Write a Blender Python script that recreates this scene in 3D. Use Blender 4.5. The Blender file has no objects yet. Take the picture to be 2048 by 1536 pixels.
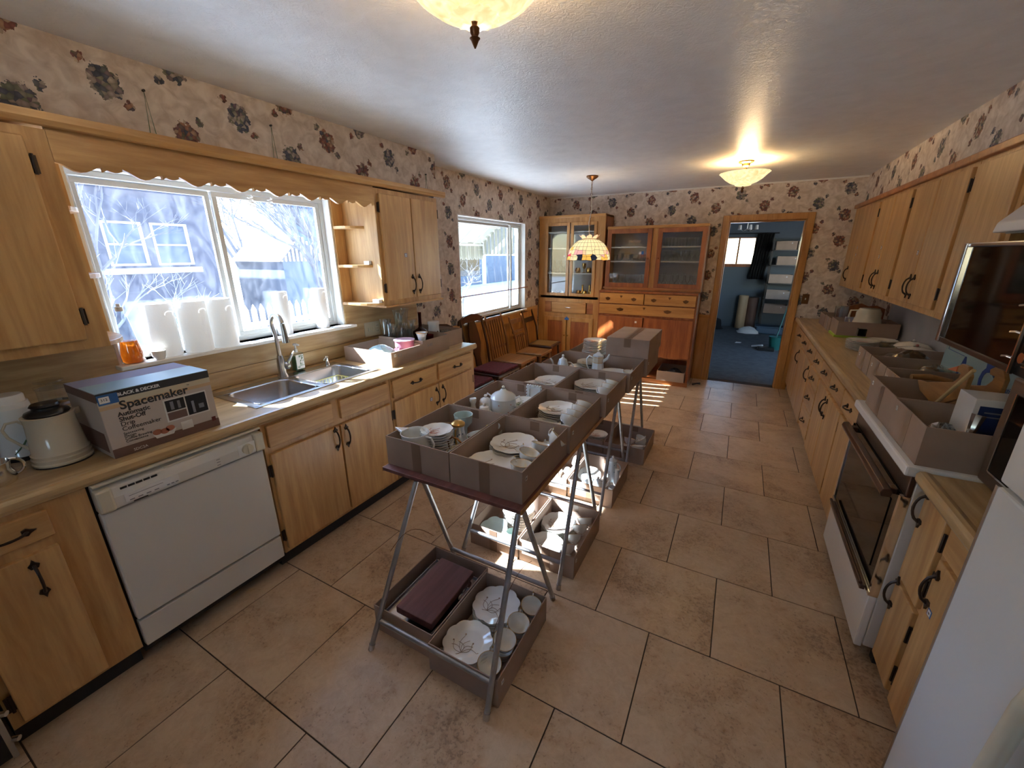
import bpy, math, random
from mathutils import Matrix, Vector
random.seed(7)
PI = math.pi
sc = bpy.context.scene
C = sc.collection
# ------------------------------------------------------------------ camera, light, exposure
cam_d = bpy.data.cameras.new('camera'); cam = bpy.data.objects.new('camera', cam_d); C.objects.link(cam)
R_ = [Vector((0.878654, 0.477437, -0.004588)), Vector((-0.141244, 0.269093, 0.952701)), Vector((0.456089, -0.836447, 0.303875))]
m = Matrix.Identity(4)
for i in range(3):
    for j in range(3): m[j][i] = R_[i][j]
m[0][3], m[1][3], m[2][3] = 0, 0, 1.664
cam.matrix_world = m
cam_d.sensor_width = 36; cam_d.lens = 815.2 / 2048 * 36; cam_d.clip_start = .05; cam_d.clip_end = 200
sc.camera = cam
vs = sc.view_settings
vs.view_transform = 'Standard'; vs.look = 'None'; vs.gamma = 1; vs.use_curve_mapping = False
vs.exposure = 2.15
W = bpy.data.worlds.new('sky'); sc.world = W; W.use_nodes = True
wn = W.node_tree
sky = wn.nodes.new('ShaderNodeTexSky'); sky.sky_type = 'NISHITA'; sky.sun_disc = False
sky.sun_elevation = math.radians(44); sky.sun_rotation = math.radians(247); sky.altitude = 300; sky.air_density = 1.2; sky.dust_density = .6
wn.links.new(sky.outputs[0], wn.nodes['Background'].inputs[0]); wn.nodes['Background'].inputs[1].default_value = SKY = .42
sun_d = bpy.data.lights.new('sun', 'SUN'); sun_d.energy = SUN = 15; sun_d.angle = math.radians(.55); sun_d.color = (1, .975, .94)
sun = bpy.data.objects.new('sun', sun_d); C.objects.link(sun); sun.location = (-9, -3, 9)
sun.rotation_euler = Vector((1, .42, -.94)).to_track_quat('-Z', 'Y').to_euler()
sc.cycles.use_denoising = True
sc.cycles.max_bounces = 9; sc.cycles.diffuse_bounces = 6; sc.cycles.transparent_max_bounces = 14; sc.cycles.sample_clamp_indirect = 6
LAMP = 6
# ------------------------------------------------------------------ materials
def nt(name):
    mt = bpy.data.materials.new(name); mt.use_nodes = True
    return mt, mt.node_tree.nodes, mt.node_tree.links, mt.node_tree.nodes['Principled BSDF']
def setp(p, base=None, rough=None, metal=None, **k):
    if base is not None: p.inputs['Base Color'].default_value = (*base, 1)
    if rough is not None: p.inputs['Roughness'].default_value = rough
    if metal is not None: p.inputs['Metallic'].default_value = metal
    for a, v in k.items(): p.inputs[a.replace('_', ' ')].default_value = v
def coords(n, l, scale, loc=(0, 0, 0), obj=False, perobj=False):
    g = n.new('ShaderNodeTexCoord') if obj else n.new('ShaderNodeNewGeometry')
    src = g.outputs['Object'] if obj else g.outputs['Position']
    mp = n.new('ShaderNodeMapping'); mp.inputs['Scale'].default_value = scale; mp.inputs['Location'].default_value = loc
    if perobj:
        oi = n.new('ShaderNodeObjectInfo'); mu = n.new('ShaderNodeVectorMath'); mu.operation = 'SCALE'; mu.inputs[3].default_value = 37
        cx = n.new('ShaderNodeCombineXYZ')
        for q in range(3): l.new(oi.outputs['Random'], cx.inputs[q])
        l.new(cx.outputs[0], mu.inputs[0]); ad = n.new('ShaderNodeVectorMath'); l.new(src, ad.inputs[0]); l.new(mu.outputs[0], ad.inputs[1]); src = ad.outputs[0]
    l.new(src, mp.inputs[0]); return mp.outputs[0]
def ramp(n, l, fac, stops):
    r = n.new('ShaderNodeValToRGB'); e = r.color_ramp.elements
    e[0].position, e[0].color = stops[0][0], (*stops[0][1], 1); e[1].position, e[1].color = stops[-1][0], (*stops[-1][1], 1)
    for p, c in stops[1:-1]:
        x = e.new(p); x.color = (*c, 1)
    l.new(fac, r.inputs[0]); return r.outputs[0]
def noise(n, l, vec, scale, detail=4, dist=0, rough=.5):
    t = n.new('ShaderNodeTexNoise'); t.inputs['Scale'].default_value = scale; t.inputs['Detail'].default_value = detail
    t.inputs['Distortion'].default_value = dist; t.inputs['Roughness'].default_value = rough; l.new(vec, t.inputs['Vector']); return t.outputs['Fac']
def bump(n, l, p, h, strength=.3, dist=.002):
    b = n.new('ShaderNodeBump'); b.inputs['Strength'].default_value = strength; b.inputs['Distance'].default_value = dist
    l.new(h, b.inputs['Height']); l.new(b.outputs[0], p.inputs['Normal'])
def mixc(n, l, f, a, b):
    x = n.new('ShaderNodeMix'); x.data_type = 'RGBA'
    if isinstance(f, float): x.inputs[0].default_value = f
    else: l.new(f, x.inputs[0])
    for v, k in ((a, 6), (b, 7)):
        if isinstance(v, tuple): x.inputs[k].default_value = (*v, 1)
        else: l.new(v, x.inputs[k])
    return x.outputs[2]
def math_(n, l, op, a, b=None, c=None):
    x = n.new('ShaderNodeMath'); x.operation = op
    for i, v in enumerate((a, b, c)):
        if v is None: continue
        if isinstance(v, (int, float)): x.inputs[i].default_value = v
        else: l.new(v, x.inputs[i])
    return x.outputs[0]
def plain(name, c, rough=.5, metal=0, var=0.0, vs_=8, **k):
    mt, n, l, p = nt(name); setp(p, c, rough, metal, **k)
    if var:
        f = noise(n, l, coords(n, l, (1, 1, 1), perobj=True), vs_)
        l.new(ramp(n, l, f, [(.3, tuple(v * (1 - var) for v in c)), (.7, tuple(min(1, v * (1 + var)) for v in c))]), p.inputs['Base Color'])
    return mt
def wood(name, dark, light, axis='Z', rough=.38, fine=55, coat=.25):
    mt, n, l, p = nt(name)
    s = {'X': (.09, 1, 1), 'Y': (1, .09, 1), 'Z': (1, 1, .09)}[axis]
    v = coords(n, l, s, perobj=True)
    a = noise(n, l, v, 7, 3, 2.2); b = noise(n, l, v, fine, 5, .4, .65)
    f = math_(n, l, 'ADD', math_(n, l, 'MULTIPLY', a, .62), math_(n, l, 'MULTIPLY', b, .38))
    mid = tuple((x + y) / 2 for x, y in zip(dark, light))
    l.new(ramp(n, l, f, [(.36, dark), (.5, mid), (.62, light)]), p.inputs['Base Color'])
    setp(p, None, rough, 0, Coat_Weight=coat, Coat_Roughness=.25); bump(n, l, p, b, .12, .001); return mt
def wallpaper(name, ax):
    mt, n, l, p = nt(name)
    g = n.new('ShaderNodeNewGeometry'); sp = n.new('ShaderNodeSeparateXYZ'); l.new(g.outputs['Position'], sp.inputs[0])
    u = sp.outputs[ax]; w = sp.outputs[2]
    cb = n.new('ShaderNodeCombineXYZ'); l.new(u, cb.inputs[0]); l.new(w, cb.inputs[1]); uv = cb.outputs[0]
    def lattice(pu, pv, ou, ov, radius, wob, wsc, loc):
        # staggered grid of bouquets: returns mask and local vector
        V = math_(n, l, 'DIVIDE', math_(n, l, 'ADD', w, ov), pv); row = math_(n, l, 'FLOOR', V)
        sh = math_(n, l, 'MULTIPLY', math_(n, l, 'MODULO', math_(n, l, 'ABSOLUTE', row), 2), .5)
        U = math_(n, l, 'ADD', math_(n, l, 'DIVIDE', math_(n, l, 'ADD', u, ou), pu), sh)
        fu = math_(n, l, 'MULTIPLY', math_(n, l, 'SUBTRACT', math_(n, l, 'FRACT', U), .5), pu)
        fv = math_(n, l, 'MULTIPLY', math_(n, l, 'SUBTRACT', math_(n, l, 'FRACT', V), .5), pv)
        d = math_(n, l, 'SQRT', math_(n, l, 'ADD', math_(n, l, 'MULTIPLY', fu, fu), math_(n, l, 'MULTIPLY', math_(n, l, 'MULTIPLY', fv, fv), .8)))
        nz = noise(n, l, uv, wsc, 3, 0, .6)
        dd = math_(n, l, 'ADD', d, math_(n, l, 'MULTIPLY', math_(n, l, 'SUBTRACT', nz, .5), wob))
        mk = math_(n, l, 'LESS_THAN', dd, radius)
        cell = math_(n, l, 'FRACT', math_(n, l, 'MULTIPLY', math_(n, l, 'ADD', math_(n, l, 'FLOOR', U), math_(n, l, 'MULTIPLY', row, 3.37)), .381))
        return mk, d, cell
    bgn = noise(n, l, uv, 16, 4, .8)
    bg = ramp(n, l, bgn, [(.35, (.47, .385, .315)), (.5, (.57, .485, .41)), (.66, (.67, .59, .51))])
    vo = n.new('ShaderNodeTexVoronoi'); vo.inputs['Scale'].default_value = 58; l.new(uv, vo.inputs['Vector'])
    vs2 = n.new('ShaderNodeSeparateColor'); l.new(vo.outputs['Color'], vs2.inputs[0])
    def blooms(cell):
        fr = ramp(n, l, vs2.outputs[0], [(0, (.10, .045, .04)), (.2, (.23, .085, .07)), (.4, (.34, .17, .10)), (.58, (.50, .40, .30)), (.72, (.12, .12, .08)), (.88, (.20, .09, .10)), (1, (.07, .08, .11))])
        gr = ramp(n, l, vs2.outputs[1], [(0, (.05, .06, .09)), (.25, (.10, .11, .15)), (.5, (.16, .17, .11)), (.7, (.42, .36, .30)), (1, (.14, .09, .12))])
        c = mixc(n, l, math_(n, l, 'GREATER_THAN', cell, .55), fr, gr)
        sh = ramp(n, l, vo.outputs['Distance'], [(0, (1.25, 1.25, 1.25)), (.5, (.75, .75, .75)), (1, (.4, .4, .4))])
        x = n.new('ShaderNodeMix'); x.data_type = 'RGBA'; x.blend_type = 'MULTIPLY'; x.inputs[0].default_value = .8; l.new(c, x.inputs[6]); l.new(sh, x.inputs[7]); return x.outputs[2]
    m1, d1, c1 = lattice(.52, .134, .13, .02, .053, .075, 36, 0)
    m2, d2, c2 = lattice(.26, .134, .065, .085, .017, .045, 50, 3)
    col = mixc(n, l, m2, bg, blooms(c2)); col = mixc(n, l, m1, col, blooms(c1))
    l.new(col, p.inputs['Base Color']); setp(p, None, .72); return mt
M = {}
M['paper_side'] = wallpaper('wallpaper_side', 1); M['paper_end'] = wallpaper('wallpaper_end', 0)
def m_ceiling():
    mt, n, l, p = nt('ceiling_plaster'); v = coords(n, l, (1, 1, 1))
    a = noise(n, l, v, 38, 5, 1.6, .6); b = noise(n, l, v, 9, 3, .6)
    l.new(ramp(n, l, b, [(.3, (.77, .77, .765)), (.7, (.84, .84, .835))]), p.inputs['Base Color']); setp(p, None, .42)
    bump(n, l, p, a, .55, .006); return mt
M['ceiling'] = m_ceiling()
def m_tile():
    mt, n, l, p = nt('travertine_tile'); v = coords(n, l, (1, 1, 1), perobj=True)
    a = noise(n, l, v, 3.2, 6, .5, .62); b = noise(n, l, v, 26, 6, .8, .7); c = noise(n, l, v, 85, 3, 0, .6)
    f = math_(n, l, 'ADD', math_(n, l, 'MULTIPLY', a, .6), math_(n, l, 'MULTIPLY', b, .4))
    base = ramp(n, l, f, [(.34, (.37, .235, .135)), (.47, (.53, .37, .235)), (.60, (.63, .47, .32))])
    pit = ramp(n, l, math_(n, l, 'MULTIPLY', c, b), [(.20, (1, 1, 1)), (.5, (1, 1, 1))])
    sp = ramp(n, l, math_(n, l, 'MULTIPLY', c, math_(n, l, 'SUBTRACT', 1.25, a)), [(.46, (0, 0, 0)), (.52, (1, 1, 1))])
    l.new(mixc(n, l, math_(n, l, 'MULTIPLY', sp, .45), base, (.16, .10, .065)), p.inputs['Base Color'])
    setp(p, None, .30); l.new(ramp(n, l, b, [(.3, (.26,) * 3), (.7, (.42,) * 3)]), p.inputs['Roughness']); bump(n, l, p, b, .10, .0015); return mt
M['tile'] = m_tile(); M['grout'] = plain('grout', (.07, .05, .037), .9)
M['honey'] = wood('birch_honey', (.43, .225, .075), (.64, .385, .155), 'Z')
M['honey_h'] = wood('birch_honey_flat', (.43, .225, .075), (.64, .385, .155), 'Y')
M['honey_dk'] = wood('birch_edge', (.26, .12, .035), (.40, .21, .07), 'Z')
M['oak'] = wood('golden_oak', (.36, .155, .035), (.54, .27, .075), 'Z', fine=80)
M['oak_h'] = wood('golden_oak_flat', (.36, .155, .035), (.54, .27, .075), 'X', fine=80)
M['rust'] = wood('rust_oak', (.22, .06, .018), (.40, .13, .035), 'Z', fine=70)
M['rust_h'] = wood('rust_oak_flat', (.27, .085, .022), (.44, .17, .045), 'X', fine=70)
M['dark_wood'] = wood('dark_chair_wood', (.022, .008, .005), (.055, .02, .01), 'Z', .3)
M['brown_wood'] = wood('brown_chair_wood', (.13, .05, .018), (.27, .115, .04), 'Z', .35)
M['seat_wood'] = wood('brown_seat_wood', (.16, .07, .025), (.31, .15, .055), 'Y', .3)
M['laminate'] = wood('woodgrain_laminate', (.36, .225, .095), (.60, .43, .225), 'Y', .33, 45, .1)
M['burl'] = wood('burgundy_woodgrain', (.10, .032, .028), (.20, .075, .065), 'Y', .45)
M['toe'] = plain('toe_kick', (.03, .028, .03), .7)
M['iron'] = plain('aged_iron', (.05, .035, .028), .42, .7)
M['brass'] = plain('brass', (.62, .40, .14), .25, 1)
M['bronze'] = plain('bronze', (.19, .09, .04), .35, .9)
M['chrome'] = plain('chrome', (.78, .79, .8), .12, 1)
M['steel'] = plain('brushed_steel', (.55, .57, .6), .27, 1)
M['pipe'] = plain('galvanised_pipe', (.42, .43, .45), .38, .9, .15, 20)
M['white'] = plain('white_enamel', (.74, .74, .73), .25)
M['dw_white'] = plain('warm_white_enamel', (.66, .645, .605), .35)
M['almond'] = plain('almond_plastic', (.62, .575, .45), .4)
M['fridge'] = plain('fridge_white', (.66, .69, .72), .4)
M['cream_glaze'] = plain('cream_glaze', (.60, .54, .42), .16, 0, .04)
M['china'] = plain('porcelain', (.78, .76, .70), .12, 0, .03, Coat_Weight=.5)
M['china_blue'] = plain('porcelain_cool', (.70, .75, .77), .12, 0, .03, Coat_Weight=.5)
M['celadon'] = plain('celadon_glaze', (.50, .60, .56), .15)
M['gilt'] = plain('gilt', (.55, .33, .10), .3, .85)
M['sprig'] = plain('brown_sprig_print', (.30, .19, .11), .4)
M['sprig_b'] = plain('blue_flower_print', (.06, .12, .20), .4)
M['rose_p'] = plain('rose_print', (.50, .18, .14), .4)
M['green_p'] = plain('green_leaf_print', (.08, .19, .09), .4)
M['black_g'] = plain('black_glass', (.006, .005, .005), .05, Specular_IOR_Level=.22)
M['black'] = plain('black_plastic', (.012, .012, .014), .3)
M['brown_m'] = plain('brown_metal_trim', (.09, .05, .035), .3, .5)
M['brown_pl'] = plain('brown_microwave_case', (.115, .07, .045), .45)
M['print'] = plain('ink', (.03, .03, .035), .6)
M['ink_red'] = plain('dark_red_ink', (.14, .02, .02), .6)
M['ink_w'] = plain('white_ink', (.75, .75, .75), .6)
M['paper'] = plain('white_paper', (.78, .78, .78), .8)
M['tape_blue'] = plain('blue_tape', (.03, .12, .34), .6)
M['lot_no'] = plain('grey_print', (.22, .22, .24), .7)
def m_towel():
    mt, n, l, p = nt('paper_towel'); setp(p, (.88, .88, .87), .95); o = n['Material Output']
    t = n.new('ShaderNodeBsdfTranslucent'); t.inputs[0].default_value = (.9, .9, .88, 1); x = n.new('ShaderNodeMixShader'); x.inputs[0].default_value = .20
    b = noise(n, l, coords(n, l, (1, 1, 1), obj=True), 60, 2, 2.5); bump(n, l, p, b, .5, .003); l.new(p.outputs[0], x.inputs[1]); l.new(t.outputs[0], x.inputs[2]); l.new(x.outputs[0], o.inputs[0]); return mt
M['towel'] = m_towel()
M['window_w'] = plain('white_window_paint', (.78, .78, .75), .45)
M['alu'] = plain('aluminium_frame', (.60, .60, .57), .4, .3)
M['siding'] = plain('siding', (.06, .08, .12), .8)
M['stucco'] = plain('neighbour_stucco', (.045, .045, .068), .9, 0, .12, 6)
M['awning'] = plain('cream_awning_metal', (.20, .21, .17), .5)
M['ground'] = plain('pale_concrete', (.66, .70, .76), .95, 0, .2, 2)
M['bark'] = plain('bare_bark', (.11, .10, .11), .9)
M['pale_twig'] = plain('pale_twig', (.13, .13, .15), .9)
M['roof'] = plain('tin_roof', (.07, .06, .065), .6)
M['blue_wall'] = plain('slate_blue_paint', (.115, .14, .165), .85)
M['carpet'] = plain('grey_carpet', (.12, .125, .13), .95, 0, .2, 14)
M['curtain'] = plain('black_curtain', (.008, .009, .010), .9)
M['velvet'] = plain('maroon_velvet', (.085, .008, .02), .85, 0, .5, 45)
M['cane'] = plain('woven_cane', (.30, .17, .05), .6, 0, .25, 90)
M['pink'] = plain('pink_ribbon', (.42, .13, .20), .5)
M['pink_l'] = plain('pale_pink_card', (.66, .46, .56), .6)
M['green_card'] = plain('lime_green_book', (.36, .52, .05), .6)
M['navy'] = plain('navy_carton', (.012, .03, .12), .5)
M['sign'] = plain('pale_teal_sign', (.27, .37, .38), .4)
M['sign_blue'] = plain('sign_blue', (.02, .055, .24), .4)
M['goose'] = wood('goose_wood', (.30, .14, .045), (.48, .25, .09), 'Y', .4)
M['beak'] = plain('orange_beak', (.50, .13, .04), .5)
M['dowel'] = plain('pale_dowel', (.52, .38, .19), .5)
M['yellow'] = plain('yellow_wire', (.62, .55, .18), .4)
M['orange_liq'] = plain('orange_soap', (.95, .20, .01), .1, 0, Transmission_Weight=.55, Emission_Color=(0, 0, 0, 1))
M['box_sand'] = plain('print_sand', (.50, .43, .38), .6); M['box_tan'] = plain('print_tan', (.56, .38, .22), .6); M['box_brown'] = plain('print_brown', (.17, .095, .075), .6)
M['egg'] = plain('brown_egg_print', (.42, .15, .08), .5)
M['lining'] = plain('pale_cabinet_lining', (.55, .55, .58), .8); M['lavender'] = plain('lavender_plaster', (.30, .28, .36), .9)
M['tote'] = plain('blue_tote', (.04, .09, .16), .5); M['teal_pl'] = plain('teal_plastic', (.02, .14, .13), .4)
M['tissue'] = plain('pale_blue_tissue', (.42, .60, .64), .9)
M['splash'] = plain('grey_backsplash', (.34, .34, .36), .35, 0, .1, 5)
M['tag'] = plain('cream_plate', (.56, .50, .36), .45)
def m_card(name, c):
    mt, n, l, p = nt(name); v = coords(n, l, (1, 1, 1), obj=True)
    b = noise(n, l, v, 7, 3); w_ = n.new('ShaderNodeTexWave'); w_.inputs['Scale'].default_value = 42; w_.inputs['Distortion'].default_value = .3
    mp = n.new('ShaderNodeMapping'); mp.inputs['Rotation'].default_value = (0, 0, .785); l.new(v, mp.inputs[0]); l.new(mp.outputs[0], w_.inputs['Vector'])
    l.new(ramp(n, l, b, [(.3, tuple(x * .9 for x in c)), (.7, tuple(x * 1.08 for x in c))]), p.inputs['Base Color']); setp(p, None, .8)
    bump(n, l, p, w_.outputs['Fac'], .12, .001); return mt
M['card'] = m_card('cardboard', (.355, .25, .19)); M['tape'] = plain('brown_packing_tape', (.21, .13, .085), .3)
M['card_l'] = plain('pale_box_lining', (.60, .56, .50), .7)
def m_glass(name, tint, dust_glint=0, spec=.25, dust_glint_col=(.8, .85, .95)):
    mt, n, l, p = nt(name); n.remove(p); o = n['Material Output']
    t = n.new('ShaderNodeBsdfTransparent'); t.inputs[0].default_value = (*tint, 1)
    g = n.new('ShaderNodeBsdfGlossy'); g.inputs['Roughness'].default_value = .03
    f = n.new('ShaderNodeLayerWeight'); f.inputs[0].default_value = .5
    fr = math_(n, l, 'ADD', .035, math_(n, l, 'MULTIPLY', math_(n, l, 'POWER', f.outputs['Facing'], 4), .8))
    a = n.new('ShaderNodeMixShader'); l.new(math_(n, l, 'MINIMUM', math_(n, l, 'MULTIPLY', fr, spec * 4), .9), a.inputs[0]); l.new(t.outputs[0], a.inputs[1]); l.new(g.outputs[0], a.inputs[2])
    s = a.outputs[0]
    if dust_glint:
        tr = n.new('ShaderNodeBsdfTranslucent'); tr.inputs[0].default_value = (*dust_glint_col, 1)
        v = coords(n, l, (1, 1, 1)); q = noise(n, l, coords(n, l, (1, 1.6, .7)), 5, 4, 2.5, .6); r = noise(n, l, v, 260, 2, 0, .6)
        k = math_(n, l, 'ADD', math_(n, l, 'MULTIPLY', math_(n, l, 'POWER', q, 2.2), dust_glint * 2.6), math_(n, l, 'MULTIPLY', math_(n, l, 'GREATER_THAN', r, .66), dust_glint * 1.2))
        b = n.new('ShaderNodeMixShader'); l.new(k, b.inputs[0]); l.new(s, b.inputs[1]); l.new(tr.outputs[0], b.inputs[2]); s = b.outputs[0]
    l.new(s, o.inputs[0]); return mt
M['pane'] = m_glass('dusty_window_glass', (.86, .93, 1), .020)
M['pane_clean'] = m_glass('window_glass', (.93, .97, .98), .015)
M['glassware'] = m_glass('clear_glassware', (.95, .97, .97), .035, .6)  # pale translucent veil mixed in to stand for bright glints on the glass
M['cab_glass'] = m_glass('cabinet_glass', (.93, .94, .94), 0, .25)
M['ruby'] = m_glass('ruby_glass', (.30, .01, .03), 0, .3)
M['plastic_wrap'] = m_glass('clear_wrap', (.82, .82, .78), .05, .9)
M['bottle'] = m_glass('clear_bottle', (.85, .90, .93), 0, .35)
def m_emit(name, c, s, trans=0):
    mt, n, l, p = nt(name); setp(p, c, .35, 0, Emission_Color=(*c, 1), Emission_Strength=s); return mt
def m_bowl():
    mt, n, l, p = nt('lit_frosted_glass'); v = coords(n, l, (1, 1, 1), obj=True)
    lw = n.new('ShaderNodeLayerWeight'); lw.inputs[0].default_value = .35
    q = noise(n, l, v, 28, 3, 1)
    st = math_(n, l, 'ADD', .16, math_(n, l, 'MULTIPLY', q, .22))
    l.new(ramp(n, l, q, [(.3, (1, .70, .30)), (.7, (1, .84, .50))]), p.inputs['Emission Color']); l.new(st, p.inputs['Emission Strength']); setp(p, (.42, .33, .15), .25); return mt
M['bowl'] = m_bowl()
def m_shade(name, c, s=.26):
    mt, n, l, p = nt(name); setp(p, c, .2, 0, Emission_Color=(*c, 1), Emission_Strength=s); return mt
for k, c in dict(sh_cream=(.80, .62, .33), sh_amber=(.85, .42, .08), sh_red=(.75, .02, .04), sh_dark=(.01, .015, .03), sh_peach=(.80, .48, .28), sh_pink=(.75, .35, .32)).items(): M[k] = m_shade(k, c)
M['lead'] = plain('lead_came', (.05, .035, .02), .5, .6)
# ------------------------------------------------------------------ mesh builder
class B:
    def __init__(s): s.v = []; s.f = []; s.mi = []; s.cur = 0
    def quad(s, *p): i = len(s.v); s.v += [tuple(q) for q in p]; s.f.append(tuple(range(i, i + len(p)))); s.mi.append(s.cur); return s
    def box(s, x0, x1, y0, y1, z0, z1):
        i = len(s.v); s.v += [(x, y, z) for z in (z0, z1) for y in (y0, y1) for x in (x0, x1)]
        for q in ((0, 2, 3, 1), (4, 5, 7, 6), (0, 1, 5, 4), (2, 6, 7, 3), (0, 4, 6, 2), (1, 3, 7, 5)): s.f.append(tuple(i + k for k in q)); s.mi.append(s.cur)
        return s
    def ring(s, rings, close=True, cap0=False, cap1=False):
        i = len(s.v); k = len(rings[0])
        for r in rings: s.v += [tuple(p) for p in r]
        for a in range(len(rings) - 1):
            for b in range(k if close else k - 1):
                c = (b + 1) % k; s.f.append((i + a * k + b, i + a * k + c, i + (a + 1) * k + c, i + (a + 1) * k + b)); s.mi.append(s.cur)
        if cap0: s.f.append(tuple(i + b for b in reversed(range(k)))); s.mi.append(s.cur)
        if cap1: s.f.append(tuple(i + (len(rings) - 1) * k + b for b in range(k))); s.mi.append(s.cur)
        return s
    def lathe(s, prof, n=24, c=(0, 0), z=0, wav=0, wk=0, wr=None, ell=1, cap0=False, cap1=False):
        rs = []
        for r, h in prof:
            q = []
            for a in range(n):
                t = 2 * PI * a / n; rr = r
                if wav and r > (wr or 0): rr = r * (1 + wav * (abs(math.cos(wk * t / 2)) - .5) * ((r - wr) / max(1e-6, max(x for x, _ in prof) - wr)))
                q.append((c[0] + rr * math.cos(t), c[1] + rr * math.sin(t) * ell, z + h))
            rs.append(q)
        return s.ring(rs, True, cap0, cap1)
    def tube(s, pts, r, n=7, closed=False, flat=None):
        P = [Vector(p) for p in pts]; rs = []; prev = None
        for k, p in enumerate(P):
            d = (P[(k + 1) % len(P)] - P[k - 1]) if closed else (P[min(k + 1, len(P) - 1)] - P[max(k - 1, 0)])
            d.normalize(); a = prev if prev is not None else (Vector((0, 0, 1)) if abs(d.z) < .9 else Vector((1, 0, 0)))
            a = (a - d * a.dot(d)); a.normalize(); b = d.cross(a); prev = a
            rr = r[k] if isinstance(r, (list, tuple)) else r
            rs.append([p + (a * math.cos(2 * PI * j / n) * (flat or 1) + b * math.sin(2 * PI * j / n)) * rr for j in range(n)])
        if closed: rs.append(rs[0])
        return s.ring(rs, True, not closed, not closed)
    def prism(s, poly, ax, a, b):
        f = {'x': lambda u, w, t: (t, u, w), 'y': lambda u, w, t: (u, t, w), 'z': lambda u, w, t: (u, w, t)}[ax]
        i = len(s.v); k = len(poly); s.v += [f(u, w, a) for u, w in poly] + [f(u, w, b) for u, w in poly]
        s.f += [tuple(i + j for j in reversed(range(k))), tuple(i + k + j for j in range(k))] + [(i + j, i + (j + 1) % k, i + k + (j + 1) % k, i + k + j) for j in range(k)]
        s.mi += [s.cur] * (k + 2); return s
    def ball(s, c, r, n=10, sz=1): 
        return s.lathe([(max(1e-4, r * math.sin(PI * i / n)), -r * sz * math.cos(PI * i / n)) for i in range(n + 1)], max(8, n), (c[0], c[1]), c[2])
def off(o):
    v = Vector((0, 0, 0))
    while o: v += o.location; o = o.parent
    return v
def part(name, b, mat, parent=None, world=True, bev=0, smooth=False, sol=0, label=None, sub=0):
    me = bpy.data.meshes.new(name); d = off(parent) if (world and parent) else Vector((0, 0, 0))
    me.from_pydata([(x - d.x, y - d.y, z - d.z) for x, y, z in b.v], [], b.f)
    for q in (mat if isinstance(mat, (list, tuple)) else [mat]): me.materials.append(M[q])
    if isinstance(mat, (list, tuple)): me.polygons.foreach_set('material_index', b.mi)
    me.update()
    o = bpy.data.objects.new(name, me); C.objects.link(o); o.parent = parent
    if smooth:
        me.polygons.foreach_set('use_smooth', [True] * len(me.polygons))
        try: me.set_sharp_from_angle(angle=math.radians(42))
        except Exception: pass
    if sol: q = o.modifiers.new('s', 'SOLIDIFY'); q.thickness = sol; q.offset = 0
    if bev: q = o.modifiers.new('b', 'BEVEL'); q.width = bev; q.segments = 2; q.limit_method = 'ANGLE'
    if label: o['label'] = label
    return o
def tag(o, label, cat, group=None, kind=None):
    o['label'] = label; o['category'] = cat
    if group: o['group'] = group
    if kind: o['kind'] = kind
    return o
def thing(name, label, cat, loc=(0, 0, 0), rz=0, group=None, rot=None):
    o = bpy.data.objects.new(name, None); C.objects.link(o); o.location = loc; o.rotation_euler = rot or (0, 0, rz); o.empty_display_size = .05
    return tag(o, label, cat, group)
def one(name, b, mat, label, cat, group=None, **k):
    o = part(name, b, mat, None, **k)
    # origin at the base centre
    vs_ = [v.co for v in o.data.vertices]; cx = sum(v.x for v in vs_) / len(vs_); cy = sum(v.y for v in vs_) / len(vs_); cz = min(v.z for v in vs_)
    o.data.transform(Matrix.Translation((-cx, -cy, -cz))); o.location = (cx, cy, cz)
    return tag(o, label, cat, group)
def struct(name, b, mat, parent=None, **k):
    o = part(name, b, mat, parent, **k); o['kind'] = 'structure'; return o
KIDS = {}
def dup(o, loc=None, rz=None, label=None, group=None, parent=None, rot=None, scale=None):
    c = o.copy(); C.objects.link(c); c.parent = parent
    if loc is not None: c.location = loc
    if rz is not None: c.rotation_euler = (0, 0, rz)
    if rot is not None: c.rotation_euler = rot
    if scale: c.scale = (scale,) * 3 if isinstance(scale, (int, float)) else scale
    if label: c['label'] = label
    if group: c['group'] = group
    for ch in list(o.children): dup(ch, parent=c)
    return c
def text(s, size, loc, face, mat, parent, name='lettering', rot=None, bold=0, align='LEFT'):
    cu = bpy.data.curves.new(name, 'FONT'); cu.body = s; cu.size = size; cu.extrude = .0004; cu.offset = bold; cu.align_x = align; cu.materials.append(M[mat]); cu.resolution_u = 3
    tmp = bpy.data.objects.new(name, cu); C.objects.link(tmp); bpy.context.view_layer.update()
    me = bpy.data.meshes.new_from_object(tmp.evaluated_get(bpy.context.evaluated_depsgraph_get())); bpy.data.objects.remove(tmp); bpy.data.curves.remove(cu)
    o = bpy.data.objects.new(name, me); C.objects.link(o); o.parent = parent
    o.location = Vector(loc) - (off(parent) if parent else Vector((0, 0, 0)))
    o.rotation_euler = rot or {'+x': (PI / 2, 0, PI / 2), '-x': (PI / 2, 0, -PI / 2), '-y': (PI / 2, 0, 0), 'top': (0, 0, PI / 2)}[face]
    return o
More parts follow.
